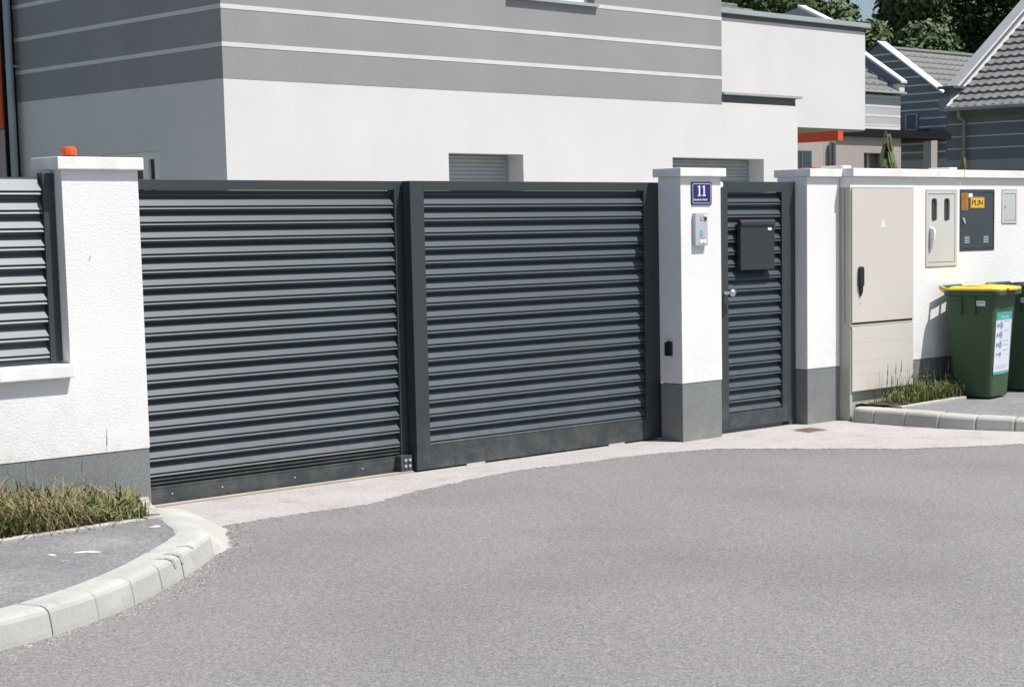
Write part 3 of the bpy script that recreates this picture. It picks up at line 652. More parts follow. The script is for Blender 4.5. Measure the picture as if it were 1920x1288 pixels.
# ------------------------------------------------------------------ wheelie bins (built in local axes, front = -y)
def rring(w_, d_, r, z, yc=0.0, n=4):
    P = []
    for cx, cy, a0 in ((w_/2-r, -d_/2+r, -90), (w_/2-r, d_/2-r, 0), (-w_/2+r, d_/2-r, 90), (-w_/2+r, -d_/2+r, 180)):
        for k in range(n+1):
            a = math.radians(a0+90*k/n); P.append((cx+r*math.cos(a), yc+cy+r*math.sin(a), z))
    return P
def loft(b, rings, mi=0, cap=True):
    K = len(rings[0]); vs = [v for r in rings for v in r]
    fs = [(k*K+i, k*K+(i+1) % K, (k+1)*K+(i+1) % K, (k+1)*K+i) for k in range(len(rings)-1) for i in range(K)]
    if cap: fs += [tuple(range(K)), tuple(range(len(vs)-K, len(vs)))]
    b.add(vs, fs, mi)
def wheelie_bin(lab, loc, rz, lid, sticker, lidopen=0):
    t = thing('wheelie_bin', lab, 'bin', loc, 'green wheelie bins beside the wall', rz=rz); t.scale = (0.92, 0.94, 0.985)
    b = MB(); loft(b, [rring(.375,.36,.05,.012,0.0), rring(.385,.37,.055,.03,0.0), rring(.445,.44,.05,.60,0.0), rring(.462,.465,.045,.815,0.0), rring(.470,.470,.045,.818,0.0), rring(.475,.475,.045,.86,0.0)])
    b.build('bin_body', M['bin_green'], t, 0.003, smooth=False)
    b = MB(); loft(b, [rring(.480,.485,.045,.855,-0.004), rring(.515,.535,.050,.862,-0.018), rring(.520,.540,.050,.892,-0.018), rring(.500,.515,.045,.900,-0.014)])
    b.build('rim', M['bin_green'], t, 0.002)
    for yy in (-0.06, 0.07):
        box('side_rib', M['bin_green'], t, -.250, -.215, yy, yy+0.008, .70, .856)
        box('side_rib', M['bin_green'], t, .215, .250, yy, yy+0.008, .70, .856)
    L_ = M[lid]
    b = MB(); loft(b, [rring(.515,.500,.055,.901,-0.035), rring(.520,.505,.055,.915,-0.035), rring(.505,.490,.055,.924,-0.033), rring(.30,.30,.05,.934,-0.02), rring(.10,.10,.03,.936,-0.02)])
    b.build('lid', L_, t, 0.0)
    for xx in (-.15, .15): 
        o = MB().prism([(-.245,.915),(-.245,.930),(.0,.943),(.20,.934),(.215,.915)], 'x', xx-.035, xx+.035).build('lid_rib', L_, t, 0.006)
    box('lid_grip', L_, t, -.09, .09, -.312, -.270, .900, .922, 0.006)
    # hinge + handle bar at the back
    MB().cyl((-.20, .292, .925), .016, .40, 'x', 12).build('handle_bar', M['bin_green'], t, smooth=True)
    for xx in (-.205, -.05, .05, .205):
        MB().prism([(.215,.865),(.215,.915),(.255,.925),(.292,.942),(.308,.930),(.300,.908),(.262,.880)], 'x', xx-.012, xx+.012).build('handle_bracket', L_ if abs(xx) > .1 else M['bin_green'], t, 0.003)
    MB().cyl((-.235, .205, .10), .012, .47, 'x', 10).build('axle', M['black'], t)
    for sx in (-1, 1):
        b = MB(); vs = []
        n = 24; prof = [(0.0,.03),(0.0,.085),(.008,.098),(.040,.098),(.048,.085),(.048,.03)]
        for (dx, r_) in prof: vs += [(sx*(.200)+sx*dx, .205+r_*math.cos(2*PI*i/n), .10+r_*math.sin(2*PI*i/n)) for i in range(n)]
        b.add(vs, [(k*n+i, k*n+(i+1) % n, ((k+1) % 6)*n+(i+1) % n, ((k+1) % 6)*n+i) for k in range(6) for i in range(n)])
        b.build('wheel', M['black'], t, smooth=False)
    if sticker:
        # front face plane tilts slightly: y at z
        yf = lambda z: -(.185+(.22-.185)*(z-.03)/.57) - .0015 if z < .6 else -(.22+(.2325-.22)*(z-.6)/.215) - .0015
        def q(x0, x1, z0, z1, e, m_, nm, par):
            b = MB(); b.add([(x0,yf(z0)-e,z0),(x1,yf(z0)-e,z0),(x1,yf(z1)-e,z1),(x0,yf(z1)-e,z1)], [(0,1,2,3)]); b.open = True
            return b.build(nm, m_, par)
        st = MB()
        zz = [.20,.30,.40,.50,.60,.72]
        st.open = True
        st.add([p for z in zz for p in ((-.165,yf(z)-.0005,z),(.150,yf(z)-.0005,z))], [(2*k,2*k+1,2*k+3,2*k+2) for k in range(5)])
        st = st.build('info_sticker', M['sticker'], t)
        q(-.165,.150,.655,.72,.0012,M['teal'],'sticker_header',st); q(-.165,.150,.20,.223,.0012,M['teal'],'sticker_footer',st)
        lt = letters('čistoća', -.07, .668, .024, 0, M['white'], st, tw=.155)
        for v in lt.data.vertices: v.co.y = yf(v.co.z)-.0018
        lt = letters('www čistoća', -.09, .205, .010, 0, M['sticker'], st, tw=.16)
        for v in lt.data.vertices: v.co.y = yf(v.co.z)-.0018
        for k, zc in enumerate((.610,.530,.447,.368)):
            for (cx, r_, m_) in ((-.055,.035,M['print_pale']),(-.048,.022,M['print_blue']),(-.125,.018,M['print_blue']),(-.088,.014,M['print_blue'])):
                if k == 3: r_ *= .62
                b = MB(); n = 18
                b.open = True
                e = .0012 if r_ > .03 else .0018
                b.add([(cx+r_*math.cos(2*PI*i/n), yf(zc+r_*math.sin(2*PI*i/n))-e, zc+r_*math.sin(2*PI*i/n)) for i in range(n)], [tuple(range(n))])
                b.build('sticker_picture', m_, st)
            q(-.002,.105,zc+.028,zc+.034,.0012,M['print_grey'],'sticker_line',st)
            if k in (2,): q(-.002,.115,zc-.008,zc-.002,.0012,M['print_grey'],'sticker_line',st)
        q(-.13,.10,.250,.254,.0012,M['print_grey'],'sticker_line',st)
        q(-.13,.12,.268,.271,.0012,M['print_grey'],'sticker_line',st)
    # white size label on the side
    b = MB(); b.open = True
    b.add([(-.2325,-.150,.775),(-.2325,-.065,.775),(-.2340,-.065,.822),(-.2340,-.150,.822)], [(0,1,2,3)])
    lbx = b.build('size_label', M['enamel_white'], t)
    b = MB(); b.open = True
    b.add([(-.2350,-.135,.795),(-.2350,-.080,.795),(-.2352,-.080,.806),(-.2352,-.135,.806)], [(0,1,2,3)]); b.build('label_print', M['print_grey'], lbx)
    return t
wheelie_bin('green wheelie bin with yellow lid and information sticker', (3.185, -0.42, 0.112), math.radians(8), 'bin_yellow', True)
wheelie_bin('green wheelie bin with black lid at the right edge behind the yellow one', (3.90, -0.40, 0.110), math.radians(4), 'bin_black', False)

# ------------------------------------------------------------------ main house
H = thing('house', 'large grey and white striped house with corner straight behind the gate', 'house', (-0.85, 4.5, 0))
X0, X1, XT, Y0, YB = -0.851, 6.812, 5.512, 4.5, 12.5
wall_mesh(X0, X1, 0.0, 2.862, Y0, Y0+0.30, [(1.608,2.561,0.95,2.274),(4.71,6.212,0.95,2.279)], 'x').build('wall', M['house_white'], H)
wall_mesh(Y0+0.3005, 8.218, 0.0, 2.862, X0, X0+0.2975, [(5.565,6.598,0.95,2.292)], 'y').build('wall', M['house_white'], H)
wall_mesh(Y0+0.3005, YB, 0.0, 2.862, X1-0.3, X1, [], 'y').build('wall', M['house_white'], H)
box('wall', M['house_white'], H, XT+0.001, X1, Y0, Y0+0.18, 2.8625, 2.885)
box('parapet_gap', M['flash_dark'], H, XT+0.002, X1-0.005, Y0+0.025, Y0+0.22, 2.886, 2.968)
box('parapet_gap', M['flash_dark'], H, X1-0.2, X1-0.006, Y0+0.221, YB, 2.863, 2.968)
box('coping', M['flash'], H, XT+0.002, X1+0.055, Y0-0.035, Y0+0.26, 2.970, 2.998, 0.003)
box('terrace_deck', M['parapet'], H, XT+0.01, X1-0.21, Y0+0.27, YB, 2.80, 2.90)
wall_mesh(X0-0.002, XT, 2.8625, 5.6, Y0-0.002, Y0+0.30, [(2.43,3.58,3.80,5.05)], 'x').build('wall', M['house_grey'], H)
wall_mesh(Y0+0.3005, 8.220, 2.8625, 5.6, X0-0.002, X0+0.30, [], 'y').build('wall', M['house_grey'], H)
wall_mesh(Y0+0.3005, YB, 2.8625, 5.6, XT-0.3, XT, [], 'y').build('wall', M['house_grey'], H)
k = 0; z = 3.130
while z < 5.5:
    ws = 0.037
    if 3.70 < z < 5.06: segs = [(X0-0.0045, 2.385), (3.612, XT+0.002)]
    else: segs = [(X0-0.0045, XT+0.002)]
    for a, c in segs: box('facade_stripe', M['stripe'], H, a, c, Y0-0.0045, Y0+0.004, z, z+ws)
    box('facade_stripe', M['stripe'], H, X0-0.0045, X0+0.004, Y0+0.0042, 8.222, z, z+ws)
    z += 0.317
# ground floor windows with roller shutters
def shutter(x0, x1, z0, z1, y, parent, n=22):
    b = MB(); p = (z1-z0)/n
    for i in range(n):
        z = z0+i*p
        b.prism([(y,z+0.002),(y-0.006,z+p*0.3),(y-0.006,z+p*0.78),(y-0.001,z+p*0.99),(y+0.006,z+p*0.99),(y+0.006,z+0.002)], 'x', x0+0.022, x1-0.022)
    f = b.build('roller_shutter', M['shutter'], parent)
    box('guide_rail', M['shutter'], parent, x0+0.001, x0+0.021, y-0.02, y+0.03, z0, z1-0.001)
    box('guide_rail', M['shutter'], parent, x1-0.021, x1-0.001, y-0.02, y+0.03, z0, z1-0.001)
    box('shutter_box', M['flash_dark'], parent, x0+0.022, x1-0.022, y-0.014, y+0.03, z1-0.012, z1-0.001)
for a, c, zz in ((1.608, 2.561, 2.274), (4.71, 6.212, 2.279)):
    wn = box('window', M['glass'], H, a+0.001, c-0.001, 4.765, 4.775, 0.951, zz-0.001)
    shutter(a, c, 0.951, zz, 4.735, wn, 34)
    box('window_sill', M['flash'], wn, a-0.02, c+0.02, 4.44, 4.73, 0.92, 0.949)
# side window on the shaded wall
wn = box('window', M['glass'], H, X0+0.045, X0+0.052, 5.58, 6.58, 1.0, 2.26)
wall_mesh(5.566, 6.597, 0.951, 2.291, X0+0.02, X0+0.08, [(5.695, 5.80, 1.03, 2.225), (5.90, 6.53, 1.03, 2.225)], 'y').build('window_frame', M['frame_white'], wn)
# upper window
wn = box('window', M['glass'], H, 2.431, 3.579, 4.68, 4.69, 3.801, 5.049)
wall_mesh(2.431, 3.579, 3.801, 5.049, 4.60, 4.67, [(2.50,2.97,3.87,4.98),(3.04,3.51,3.87,4.98)], 'x').build('window_frame', M['frame_white'], wn)
box('window_sill', M['flash'], wn, 2.387, 3.610, 4.460, 4.60, 3.768, 3.799, 0.002)
# roof of the main house
b = MB().prism([(Y0-0.4,5.55),(8.5,8.2),(YB+0.4,5.55),(YB+0.4,5.70),(8.5,8.36),(Y0-0.4,5.70)], 'x', X0-0.3, XT+0.3); b.build('roof', M['tile'], H)
MB().prism([(Y0+0.31,5.601),(YB-0.01,5.601),(8.5,8.15)], 'x', X0+0.05, XT-0.05).build('gable_core', M['house_grey'], H)
wall_mesh(X0, X1, 0.0, 2.862, YB, YB+0.3, [], 'x').build('wall', M['house_white'], H)
wall_mesh(X0, XT, 2.8625, 5.6, YB, YB+0.3, [], 'x').build('wall', M['house_grey'], H)
# downpipe and orange porch beyond the far corner
MB().tube([(-0.945,8.125,5.6),(-0.945,8.125,0.0)], 0.036, 14).build('downpipe', M['pipe'], H, smooth=True)
for z in (1.2, 3.2): box('pipe_clip', M['pipe'], H, -0.985, -0.8515, 8.112, 8.138, z, z+0.02)
box('shade_strip', M['shade_dark'], H, -0.99, -0.853, 8.185, 8.199, 0.0, 4.6)  # added strip, its dark colour paints the shade beside the downpipe
box('porch_wall', M['beige'], H, -0.985, -0.553, 8.222, 12.4, 0.0, 2.60)
box('porch_fascia', M['terracotta'], H, -1.00, -0.553, 8.222, 12.4, 2.605, 4.6)
box('corner_return', M['house_grey'], H, -0.551, -0.25, 8.2205, 8.449, 0.0, 5.6)

# ------------------------------------------------------------------ tiled roofs
def tile_row_mesh(L, wv, run, rise, amp=0.024, thick=0.06):
    """one course of pan tiles: along +u (length L), climbing (run, rise)"""
    n = max(4, int(L/wv*6)); b = MB(); vs = []
    for i in range(n+1):
        u = L*i/n; ph = (u/wv) % 1.0
        h = amp*(math.sin(2*PI*ph)*0.7+abs(math.sin(PI*ph))*0.6)
        vs += [(u, 0.0, h-thick), (u, 0.0, h), (u, run, rise+h*0.3-0.045)]
    b.add(vs, [(3*i, 3*i+3, 3*i+4, 3*i+1) for i in range(n)] + [(3*i+1, 3*i+4, 3*i+5, 3*i+2) for i in range(n)])
    b.open = True; return b
def roof_rows(parent, origin, along, up, L, n, run, rise, wv, separate=True):
    """along, up: unit horizontal vectors"""
    me = tile_row_mesh(L, wv, run*1.05, rise*1.05)
    o0 = org(parent); R_ = Matrix(((along[0], up[0], 0), (along[1], up[1], 0), (0, 0, 1)))
    if separate:
        md = me.mesh('tile_row', M['tile'])
        md.transform(R_.to_4x4())
        for k in range(n):
            o = bpy.data.objects.new('tile_row', md); COL.objects.link(o); o.parent = parent
            o.location = Vector((origin[0]+up[0]*run*k, origin[1]+up[1]*run*k, origin[2]+rise*k)) - o0
    else:
        b = MB(); b.open = True
        for k in range(n):
            b.add([R_ @ Vector(v) + Vector((origin[0]+up[0]*run*k, origin[1]+up[1]*run*k, origin[2]+rise*k)) for v in me.v], me.f)
        b.build('roof_tiles', M['tile'], parent, kind='stuff')

# ------------------------------------------------------------------ second house: white terrace box, porch
T = thing('house', 'white box-shaped terrace storey with flat roof right behind the striped house', 'house', (9.4, 8, 0))
box('upper_box', M['house_white'], T, 8.6, 12.690, 8.0, 12.5, 2.925, 4.372)
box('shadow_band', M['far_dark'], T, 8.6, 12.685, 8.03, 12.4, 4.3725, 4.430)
box('coping', M['flash'], T, 8.5, 12.765, 7.95, 12.45, 4.432, 4.500, 0.004)
box('ground_wall', M['beige'], T, 8.6, 14.2, 10.0, 10.3, 0.0, 2.92)
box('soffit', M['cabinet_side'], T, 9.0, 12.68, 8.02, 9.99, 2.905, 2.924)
box('porch_fascia', M['terracotta'], T, 9.93, 10.02, 6.34, 8.6, 2.640, 2.765)
MB().prism([(6.33,2.640),(8.6,2.640),(8.6,2.70),(6.33,2.775)], 'x', 9.90, 9.93).build('porch_board', M['terracotta'], T)
MB().cyl((10.30, 6.72, 0), 0.032, 2.64, n=12).build('porch_column', M['flash_dark'], T)
wn = box('window', M['blueglass'], T, 13.05, 13.87, 9.985, 9.999, 1.5, 2.705); 
box('window_mullion', M['flash_dark'], wn, 13.60, 13.63, 9.975, 9.984, 1.5, 2.70)
roof_rows(T, (8.5, 9.35, 4.74), (1, 0), (0, 1), 3.2, 2, 0.32, 0.11, 0.22, False)
box('roof_deck', M['parapet'], T, 8.5, 13.0, 9.75, 12.2, 4.501, 4.70)
MB().prism([(8.95,4.55),(9.0,4.67),(9.50,4.90),(11.2,4.55),(11.2,4.5),(8.95,4.5)], 'x', 12.98, 13.10).build('side_parapet', M['parapet'], T)
MB().prism([(8.93,4.665),(9.50,4.935),(9.50,4.895),(8.93,4.635)], 'x', 12.93, 13.13).build('parapet_trim', M['whitemetal'], T)

T2 = thing('house', 'low beige porch wing with dark roof edge beyond the white wall coping', 'house', (14.3, 10, 0))
wall_mesh(14.205, 16.34, 0.0, 2.965, 10.0, 10.3, [(15.29,15.95,1.6,2.700)], 'x').build('ground_wall', M['beige'], T2)
wall_mesh(10.3005, 13.0, 0.0, 2.965, 16.04, 16.34, [], 'y').build('side_wall', M['beige'], T2)
wn = box('window', M['flash_dark'], T2, 15.291, 15.949, 10.20, 10.21, 1.6, 2.699)
box('window_frame', M['cabinet_side'], wn, 15.60, 15.66, 10.17, 10.199, 1.6, 2.699)
MB().cyl((14.34, 9.93, 0), 0.05, 2.86, n=12).build('downpipe', M['pipe'], T2)
box('porch_roof', M['shade_dark'], T2, 14.55, 17.75, 9.93, 12.6, 2.967, 3.10)  # roof edge takes its overhang shade from the dark colour

# ------------------------------------------------------------------ third house: sunlit stripes, parapet
T3 = thing('house', 'narrow sunlit striped house end with tiled roof beside the white box', 'house', (20.4, 13, 0))
box('wall', M['house_white'], T3, 13.2, 20.424, 13.0, 17.0, 3.318, 3.406)
zs = [3.433, 3.583, 3.627, 3.770, 3.804, 3.958]
box('facade_stripe', M['stripe'], T3, 13.2, 20.427, 12.996, 17.0, 3.4065, 3.4325)
box('facade_band', M['t3_band'], T3, 13.2, 20.424, 13.0, 17.0, 3.433, 3.583)
box('facade_stripe', M['stripe'], T3, 13.2, 20.427, 12.996, 17.0, 3.5835, 3.6265)
box('facade_band', M['t3_band'], T3, 13.2, 20.424, 13.0, 17.0, 3.627, 3.770)
box('facade_stripe', M['stripe'], T3, 13.2, 20.427, 12.996, 17.0, 3.7705, 3.8035)
box('facade_band', M['t3_band'], T3, 13.2, 20.424, 13.0, 17.0, 3.804, 3.958)
box('facade_stripe', M['stripe'], T3, 13.2, 20.427, 12.996, 17.0, 3.9585, 4.005)
MB().prism([(13.0,4.0055),(17.0,4.0055),(15.0,5.35)], 'x', 13.3, 20.30).build('roof_core', M['far_grey'], T3)
box('gutter', M['flash'], T3, 13.2, 20.50, 12.89, 12.985, 4.045, 4.085, 0.01)
roof_rows(T3, (13.2, 12.92, 4.09), (1, 0), (0, 1), 7.12, 9, 0.24, 0.152, 0.24, False)
MB().prism([(12.98,4.06),(12.90,4.26),(15.0,5.62),(15.0,4.5),(13.0,4.02)], 'x', 20.30, 20.424).build('parapet_wall', M['far_dark'], T3)
MB().prism([(12.86,4.255),(15.0,5.635),(15.0,5.675),(12.86,4.30)], 'x', 20.26, 20.46).build('parapet_trim', M['whitemetal'], T3)
MB().prism([(12.95,4.075),(15.0,5.42),(15.0,5.455),(12.95,4.105)], 'x', 20.27, 20.30).build('roof_edge_trim', M['whitemetal'], T3)
box('corner_block', M['stripe'], T3, 20.25, 20.426, 12.90, 13.05, 4.09, 4.24)
box('ground_wall', M['beige'], T3, 17.0, 20.3, 14.2, 17.0, 0.0, 3.317)

# ------------------------------------------------------------------ fourth house: dark striped gable with white rake
G = thing('house', 'dark striped gable house with white roof edge and small blue window', 'house', (34, 23.7, 0))
gy0, gy1, ax, az = 21.29, 26.2, 23.708, 6.69
top = lambda y: az-(ax-y)*0.70 if y < ax else az-(y-ax)*0.62
MB().prism([(gy0,3.258),(gy1,3.258),(gy1,top(gy1)-0.02),(ax,az-0.02),(gy0,top(gy0)-0.02)], 'x', 34.0, 34.3).build('gable_wall', M['far_dark'], G)
box('gable_base', M['far_grey'], G, 34.0, 34.3, gy0, gy1, 0.0, 3.2575)
box('body', M['far_grey'], G, 34.301, 43.0, gy0+0.35, gy1, 0.0, 4.9)
for z in (3.467, 3.709, 4.178, 4.424, 4.671, 4.907, 5.134, 5.373, 5.620, 5.878, 6.116, 6.333):
    a = gy0 if z < top(gy0) else ax-(az-z)/0.70
    c = gy1 if z < top(gy1) else ax+(az-z)/0.62
    if 4.05 < z < 4.45: c = 22.27
    box('facade_stripe', M['far_stripe'], G, 33.985, 33.999, a+0.03, c-0.03, z-0.022, z+0.022)
wn = box('window', M['blueglass'], G, 33.955, 33.999, 22.33, 22.66, 4.13, 4.55)
wall_mesh(22.30, 22.71, 4.10, 4.58, 33.94, 33.9985, [(22.33, 22.66, 4.13, 4.55)], 'y').build('window_frame', M['flash'], wn)
b = MB().prism([(gy0-0.10,top(gy0-0.10)),(ax,az),(ax,az+0.05),(gy0-0.10,top(gy0-0.10)+0.05)], 'x', 33.93, 34.36); b.build('rake_trim', M['whitemetal'], G)
MB().prism([(gy1,top(gy1)),(ax,az),(ax,az+0.05),(gy1,top(gy1)+0.05)], 'x', 33.93, 34.36).build('rake_trim', M['flash_dark'], G)
roof_rows(G, (34.36, gy0-0.05, 4.86), (1, 0), (0, 1), 9.0, 9, 0.268, 0.187, 0.30, False)
MB().prism([(gy0,4.80),(ax,6.49),(gy1,4.9),(gy1,4.6),(gy0,4.6)], 'x', 34.36, 43.2).build('roof_core', M['tile'], G)
MB().tube([(34.3,ax,6.55),(43.3,ax,6.58)], 0.07, 8).build('ridge', M['tile'], G)
box('porch_beam', M['shade_dark'], G, 33.2, 33.98, gy0+0.05, 23.6, 3.79, 4.06)  # beam coloured dark to paint the shaded porch soffit
box('porch_pier', M['beige'], G, 33.3, 33.6, gy0+0.05, 21.61, 0.0, 3.76)

# ------------------------------------------------------------------ fifth house: big tiled roof on the right
D = thing('house', 'dark striped house with large tiled roof and grey parapet at the right edge', 'house', (24, 10, 0))
box('wall_base', M['far_grey'], D, 24.0, 24.3, 5.0, 14.36, 0.0, 2.825)
wall_mesh(5.0, 14.36, 2.8255, 4.02, 24.0, 24.3, [], 'y').build('wall', M['far_dark'], D)
for z in (3.072, 3.333, 3.606, 3.872):
    box('facade_stripe', M['far_stripe'], D, 23.988, 23.999, 5.0, 14.33, z-0.013, z+0.013)
box('body', M['far_dark'], D, 24.301, 30.4, 5.0, 14.35, 0.0, 4.0)
sl_ = 0.688
roof_rows(D, (23.70, 14.17, 3.955), (0, -1), (1, 0), 9.2, 15, 0.242, 0.1665, 0.225, True)
MB().prism([(23.75,3.90),(27.33,6.40),(30.9,3.90),(30.4,3.75),(24.0,3.75)], 'y', 5.0, 14.18).build('roof_core', M['tile'], D)
MB().tube([(23.66,14.2,3.915),(23.66,5.0,3.905)], 0.045, 10).build('gutter', M['flash'], D, smooth=True)
pz = lambda x: 4.43+(x-24.2)*0.705
MB().prism([(23.90,3.9),(23.90,4.18),(24.2,pz(24.2)),(27.3,pz(27.3)),(30.6,4.2),(30.6,3.9)], 'y', 14.21, 14.50).build('gable_parapet', M['parapet'], D)
MB().prism([(24.10,pz(24.10)),(27.3,pz(27.3)),(27.3,pz(27.3)+0.03),(24.10,pz(24.10)+0.03)], 'y', 14.16, 14.52).build('parapet_coping', M['parapet'], D)
MB().prism([(24.10,pz(24.10)+0.0305),(27.3,pz(27.3)+0.0305),(27.3,pz(27.3)+0.05),(24.10,pz(24.10)+0.05)], 'y', 14.16, 14.19).build('coping_trim', M['stripe'], D)
MB().prism([(23.74,3.93),(23.74,4.00),(27.0,6.25),(27.0,6.16)], 'y', 14.16, 14.208).build('rake_trim', M['stripe'], D)
box('wall_upper', M['far_dark'], D, 24.0, 24.3, 14.2, 14.365, 4.021, 4.38)
box('parapet_gutter', M['flash_dark'], D, 23.86, 24.35, 14.10, 14.52, 4.381, 4.435, 0.004)
MB().tube([(23.70,13.86,3.90),(23.72,13.86,3.74),(23.92,13.86,3.66),(23.94,13.86,0.0)], 0.042, 10).build('downpipe', M['pipe'], D, smooth=True)

# ------------------------------------------------------------------ vegetation
def blades(name, m_, samples, lab, seed=1):
    rn = random.Random(seed); b = MB(); b.open = True; vs, fs, ms = [], [], []
    for (x, y, z, h, w_, bend, mi) in samples:
        a = rn.uniform(0, 2*PI); d = Vector((math.cos(a), math.sin(a), 0)); s = Vector((-d.y, d.x, 0))*w_/2
        p = Vector((x, y, z)); n0 = len(vs)
        q1 = p+Vector((0,0,h*.5))+d*bend*.25*h; q2 = p+Vector((0,0,h*.85))+d*bend*.6*h; q3 = p+Vector((0,0,h*(1-.35*min(1, bend))))+d*bend*h
        vs += [p-s, p+s, q1+s*.85, q1-s*.85, q2+s*.5, q2-s*.5, q3]
        fs += [(n0,n0+1,n0+2,n0+3),(n0+3,n0+2,n0+4,n0+5),(n0+5,n0+4,n0+6)]; ms += [mi]*3
    b.v = vs; b.f = fs; b.m = ms
    return b
rn = random.Random(11)
sm = []
for _ in range(11500):
    x = rn.uniform(-8.6, -4.47); y = rn.uniform(-0.70, -0.02)
    if y < -0.62 and rn.random() < .5: continue
    if x > -4.75: 
        if y < -0.66+(x+4.75)*2.1: continue
    dens = 1.0 if x < -5.0 else max(.10, (-4.42-x)/0.58)
    dens *= .45+.55*max(0, min(1, .5+2.2*noise.noise((x*2.7, y*4.0, 9))))
    if rn.random() > dens: continue
    cl = noise.noise((x*1.7+3, y*2.5, 0)); cl2 = noise.noise((x*6, y*6, 2))
    h = rn.uniform(.06, .22)*(1.05 if x < -5.1 else .66)*max(.35, 1+1.1*cl+.7*cl2)
    if x < -5.35: h *= 1.45
    if y > -.3: h *= 1.15
    if y < -.5: h *= .75
    mi = rn.choices([0,1,2], [.46,.36,.18])[0]
    if noise.noise((x*2.2, y*3.1, 5)) > .10 and rn.random() < .6: mi = 2
    sm.append((x, y, .12, h, rn.uniform(.004,.011), rn.uniform(.15,1.4) if mi < 2 else rn.uniform(.6,1.9), mi))
for _ in range(900):   # dead straw lying about
    x = rn.uniform(-8.0, -4.65); y = rn.uniform(-0.76, -0.35)
    if noise.noise((x*1.3, 4, 0)) < -.05: continue
    sm.append((x, y, .125, rn.uniform(.05,.16), rn.uniform(.003,.006), rn.uniform(1.0,2.4), rn.choice([2,2,1])))
for _ in range(70):   # stalks
    x = rn.uniform(-8.0, -4.5); y = rn.uniform(-0.55, -0.05)
    if x > -4.75 and rn.random() < .6: continue
    sm.append((x, y, .12, rn.uniform(.22,.42)*(1 if x < -5 else .65), .0024, rn.uniform(.05,.5), rn.choice([1,2,0])))
b = blades('grass', None, sm, '', 2)
for _ in range(6):    # dry seed heads
    x = rn.uniform(-7.0, -4.55); y = rn.uniform(-0.5, -0.05); h = rn.uniform(.28, .44)
    b.tube([(x,y,.12+h*.2),(x+.005,y,.12+h*.8)], .0012, 4, 2); b.tube([(x+.005,y,.12+h*.78),(x+.01,y,.12+h)], [.003,.001], 4, 3)
# broad weed leaves
def weed_leaves(b, rn, x, y, z, n, size, mi, up=.5):
    for _ in range(n):
        a = rn.uniform(0, 2*PI); d = Vector((math.cos(a), math.sin(a), rn.uniform(.1, up*2))).normalized(); s = Vector((-d.y, d.x, rn.uniform(-.3,.3))).normalized()
        p = Vector((x+rn.uniform(-.03,.03), y+rn.uniform(-.03,.03), z+rn.uniform(0,.08))); L = size*rn.uniform(.6,1.3)
        n0 = len(b.v); b.v += [tuple(p), tuple(p+d*L*.4+s*L*.22), tuple(p+d*L+Vector((0,0,-.15*L))), tuple(p+d*L*.4-s*L*.22)]
        b.f.append((n0,n0+1,n0+2,n0+3)); b.m.append(mi)
for _ in range(95): weed_leaves(b, rn, rn.uniform(-6.8,-4.75), rn.uniform(-.68,-.25), .12, 6, .065, rn.choice([0,1,1]))
o = b.build('grass', [M['grass'], M['grass2'], M['straw'], M['seed']]); o['kind'] = 'stuff'; o['label'] = 'long uncut grass with dry straw tufts under the left white wall'; o['category'] = 'grass'

sm = []
for _ in range(1500):
    x = rn.uniform(2.10, 2.93); y = rn.uniform(-0.43, -0.125)
    d_ = math.exp(-((x-2.65)/.34)**2)
    if rn.random() > .25+.75*d_: continue
    sm.append((x, y, .12, rn.uniform(.05,.15)*(.6+.7*d_), rn.uniform(.004,.009), rn.uniform(.2,1.1), rn.choices([0,1,2],[.7,.22,.08])[0]))
for _ in range(60): sm.append((rn.uniform(2.05,2.85), rn.uniform(-.35,-.14), .12, rn.uniform(.18,.34), .0035, rn.uniform(.03,.3), rn.choice([0,0,1,2])))
b = blades('weeds', None, sm, '', 5)
for _ in range(16):
    x = rn.uniform(2.1,2.9); y = rn.uniform(-.35,-.14); h = rn.uniform(.18,.34)
    b.tube([(x,y,.12),(x+.01,y,.12+h*.75)], .0014, 4, 0); b.tube([(x+.01,y,.12+h*.72),(x+.015,y,.12+h)], [.0045,.001], 4, 3)
for _ in range(34): weed_leaves(b, rn, rn.uniform(2.25,2.90), rn.uniform(-.40,-.15), .12, 9, .05, rn.choice([0,1,0]), .8)
for x, y, h in ((2.84,-.22,.24),(2.90,-.34,.18),(2.76,-.2,.22),(2.65,-.16,.28)):
    for k in range(9): weed_leaves(b, rn, x, y, .12+h*k/9-.04, 3, .035, rn.choice([0,1]), .6)
o = b.build('weeds', [M['grass'], M['grass2'], M['straw'], M['seed']]); o['kind'] = 'stuff'; o['label'] = 'green weeds and tall grass stems between beige cabinet and bin'; o['category'] = 'weeds'

# scrapes of tyres on the kerb tops
for k, (s_, w_) in enumerate(((0.64, .045), (0.53, .055), (0.33, .03))):
    p, n_ = frL(Ltot-s_)
    b = MB(); b.open = True; t_ = Vector((n_.y, -n_.x, 0))
    prof_ = ((0.012,0.062),(0.0225,0.106),(0.039,0.1168),(0.062,0.1212),(0.075,0.1214))
    vs = []
    for q, (dx, z_) in enumerate(prof_):
        c_ = p+n_*(dx-0.003)+Vector((0,0,z_)); ww = w_*(0.25+0.75*math.sin(PI*(q+0.6)/5.2)); sh = t_*(0.022*q)
        vs += [c_-t_*ww*.5-sh, c_+t_*ww*.5-sh]
    b.add(vs, [(2*q, 2*q+1, 2*q+3, 2*q+2) for q in range(4)]); b.build('rubber_scrape', M['mark'], kl)
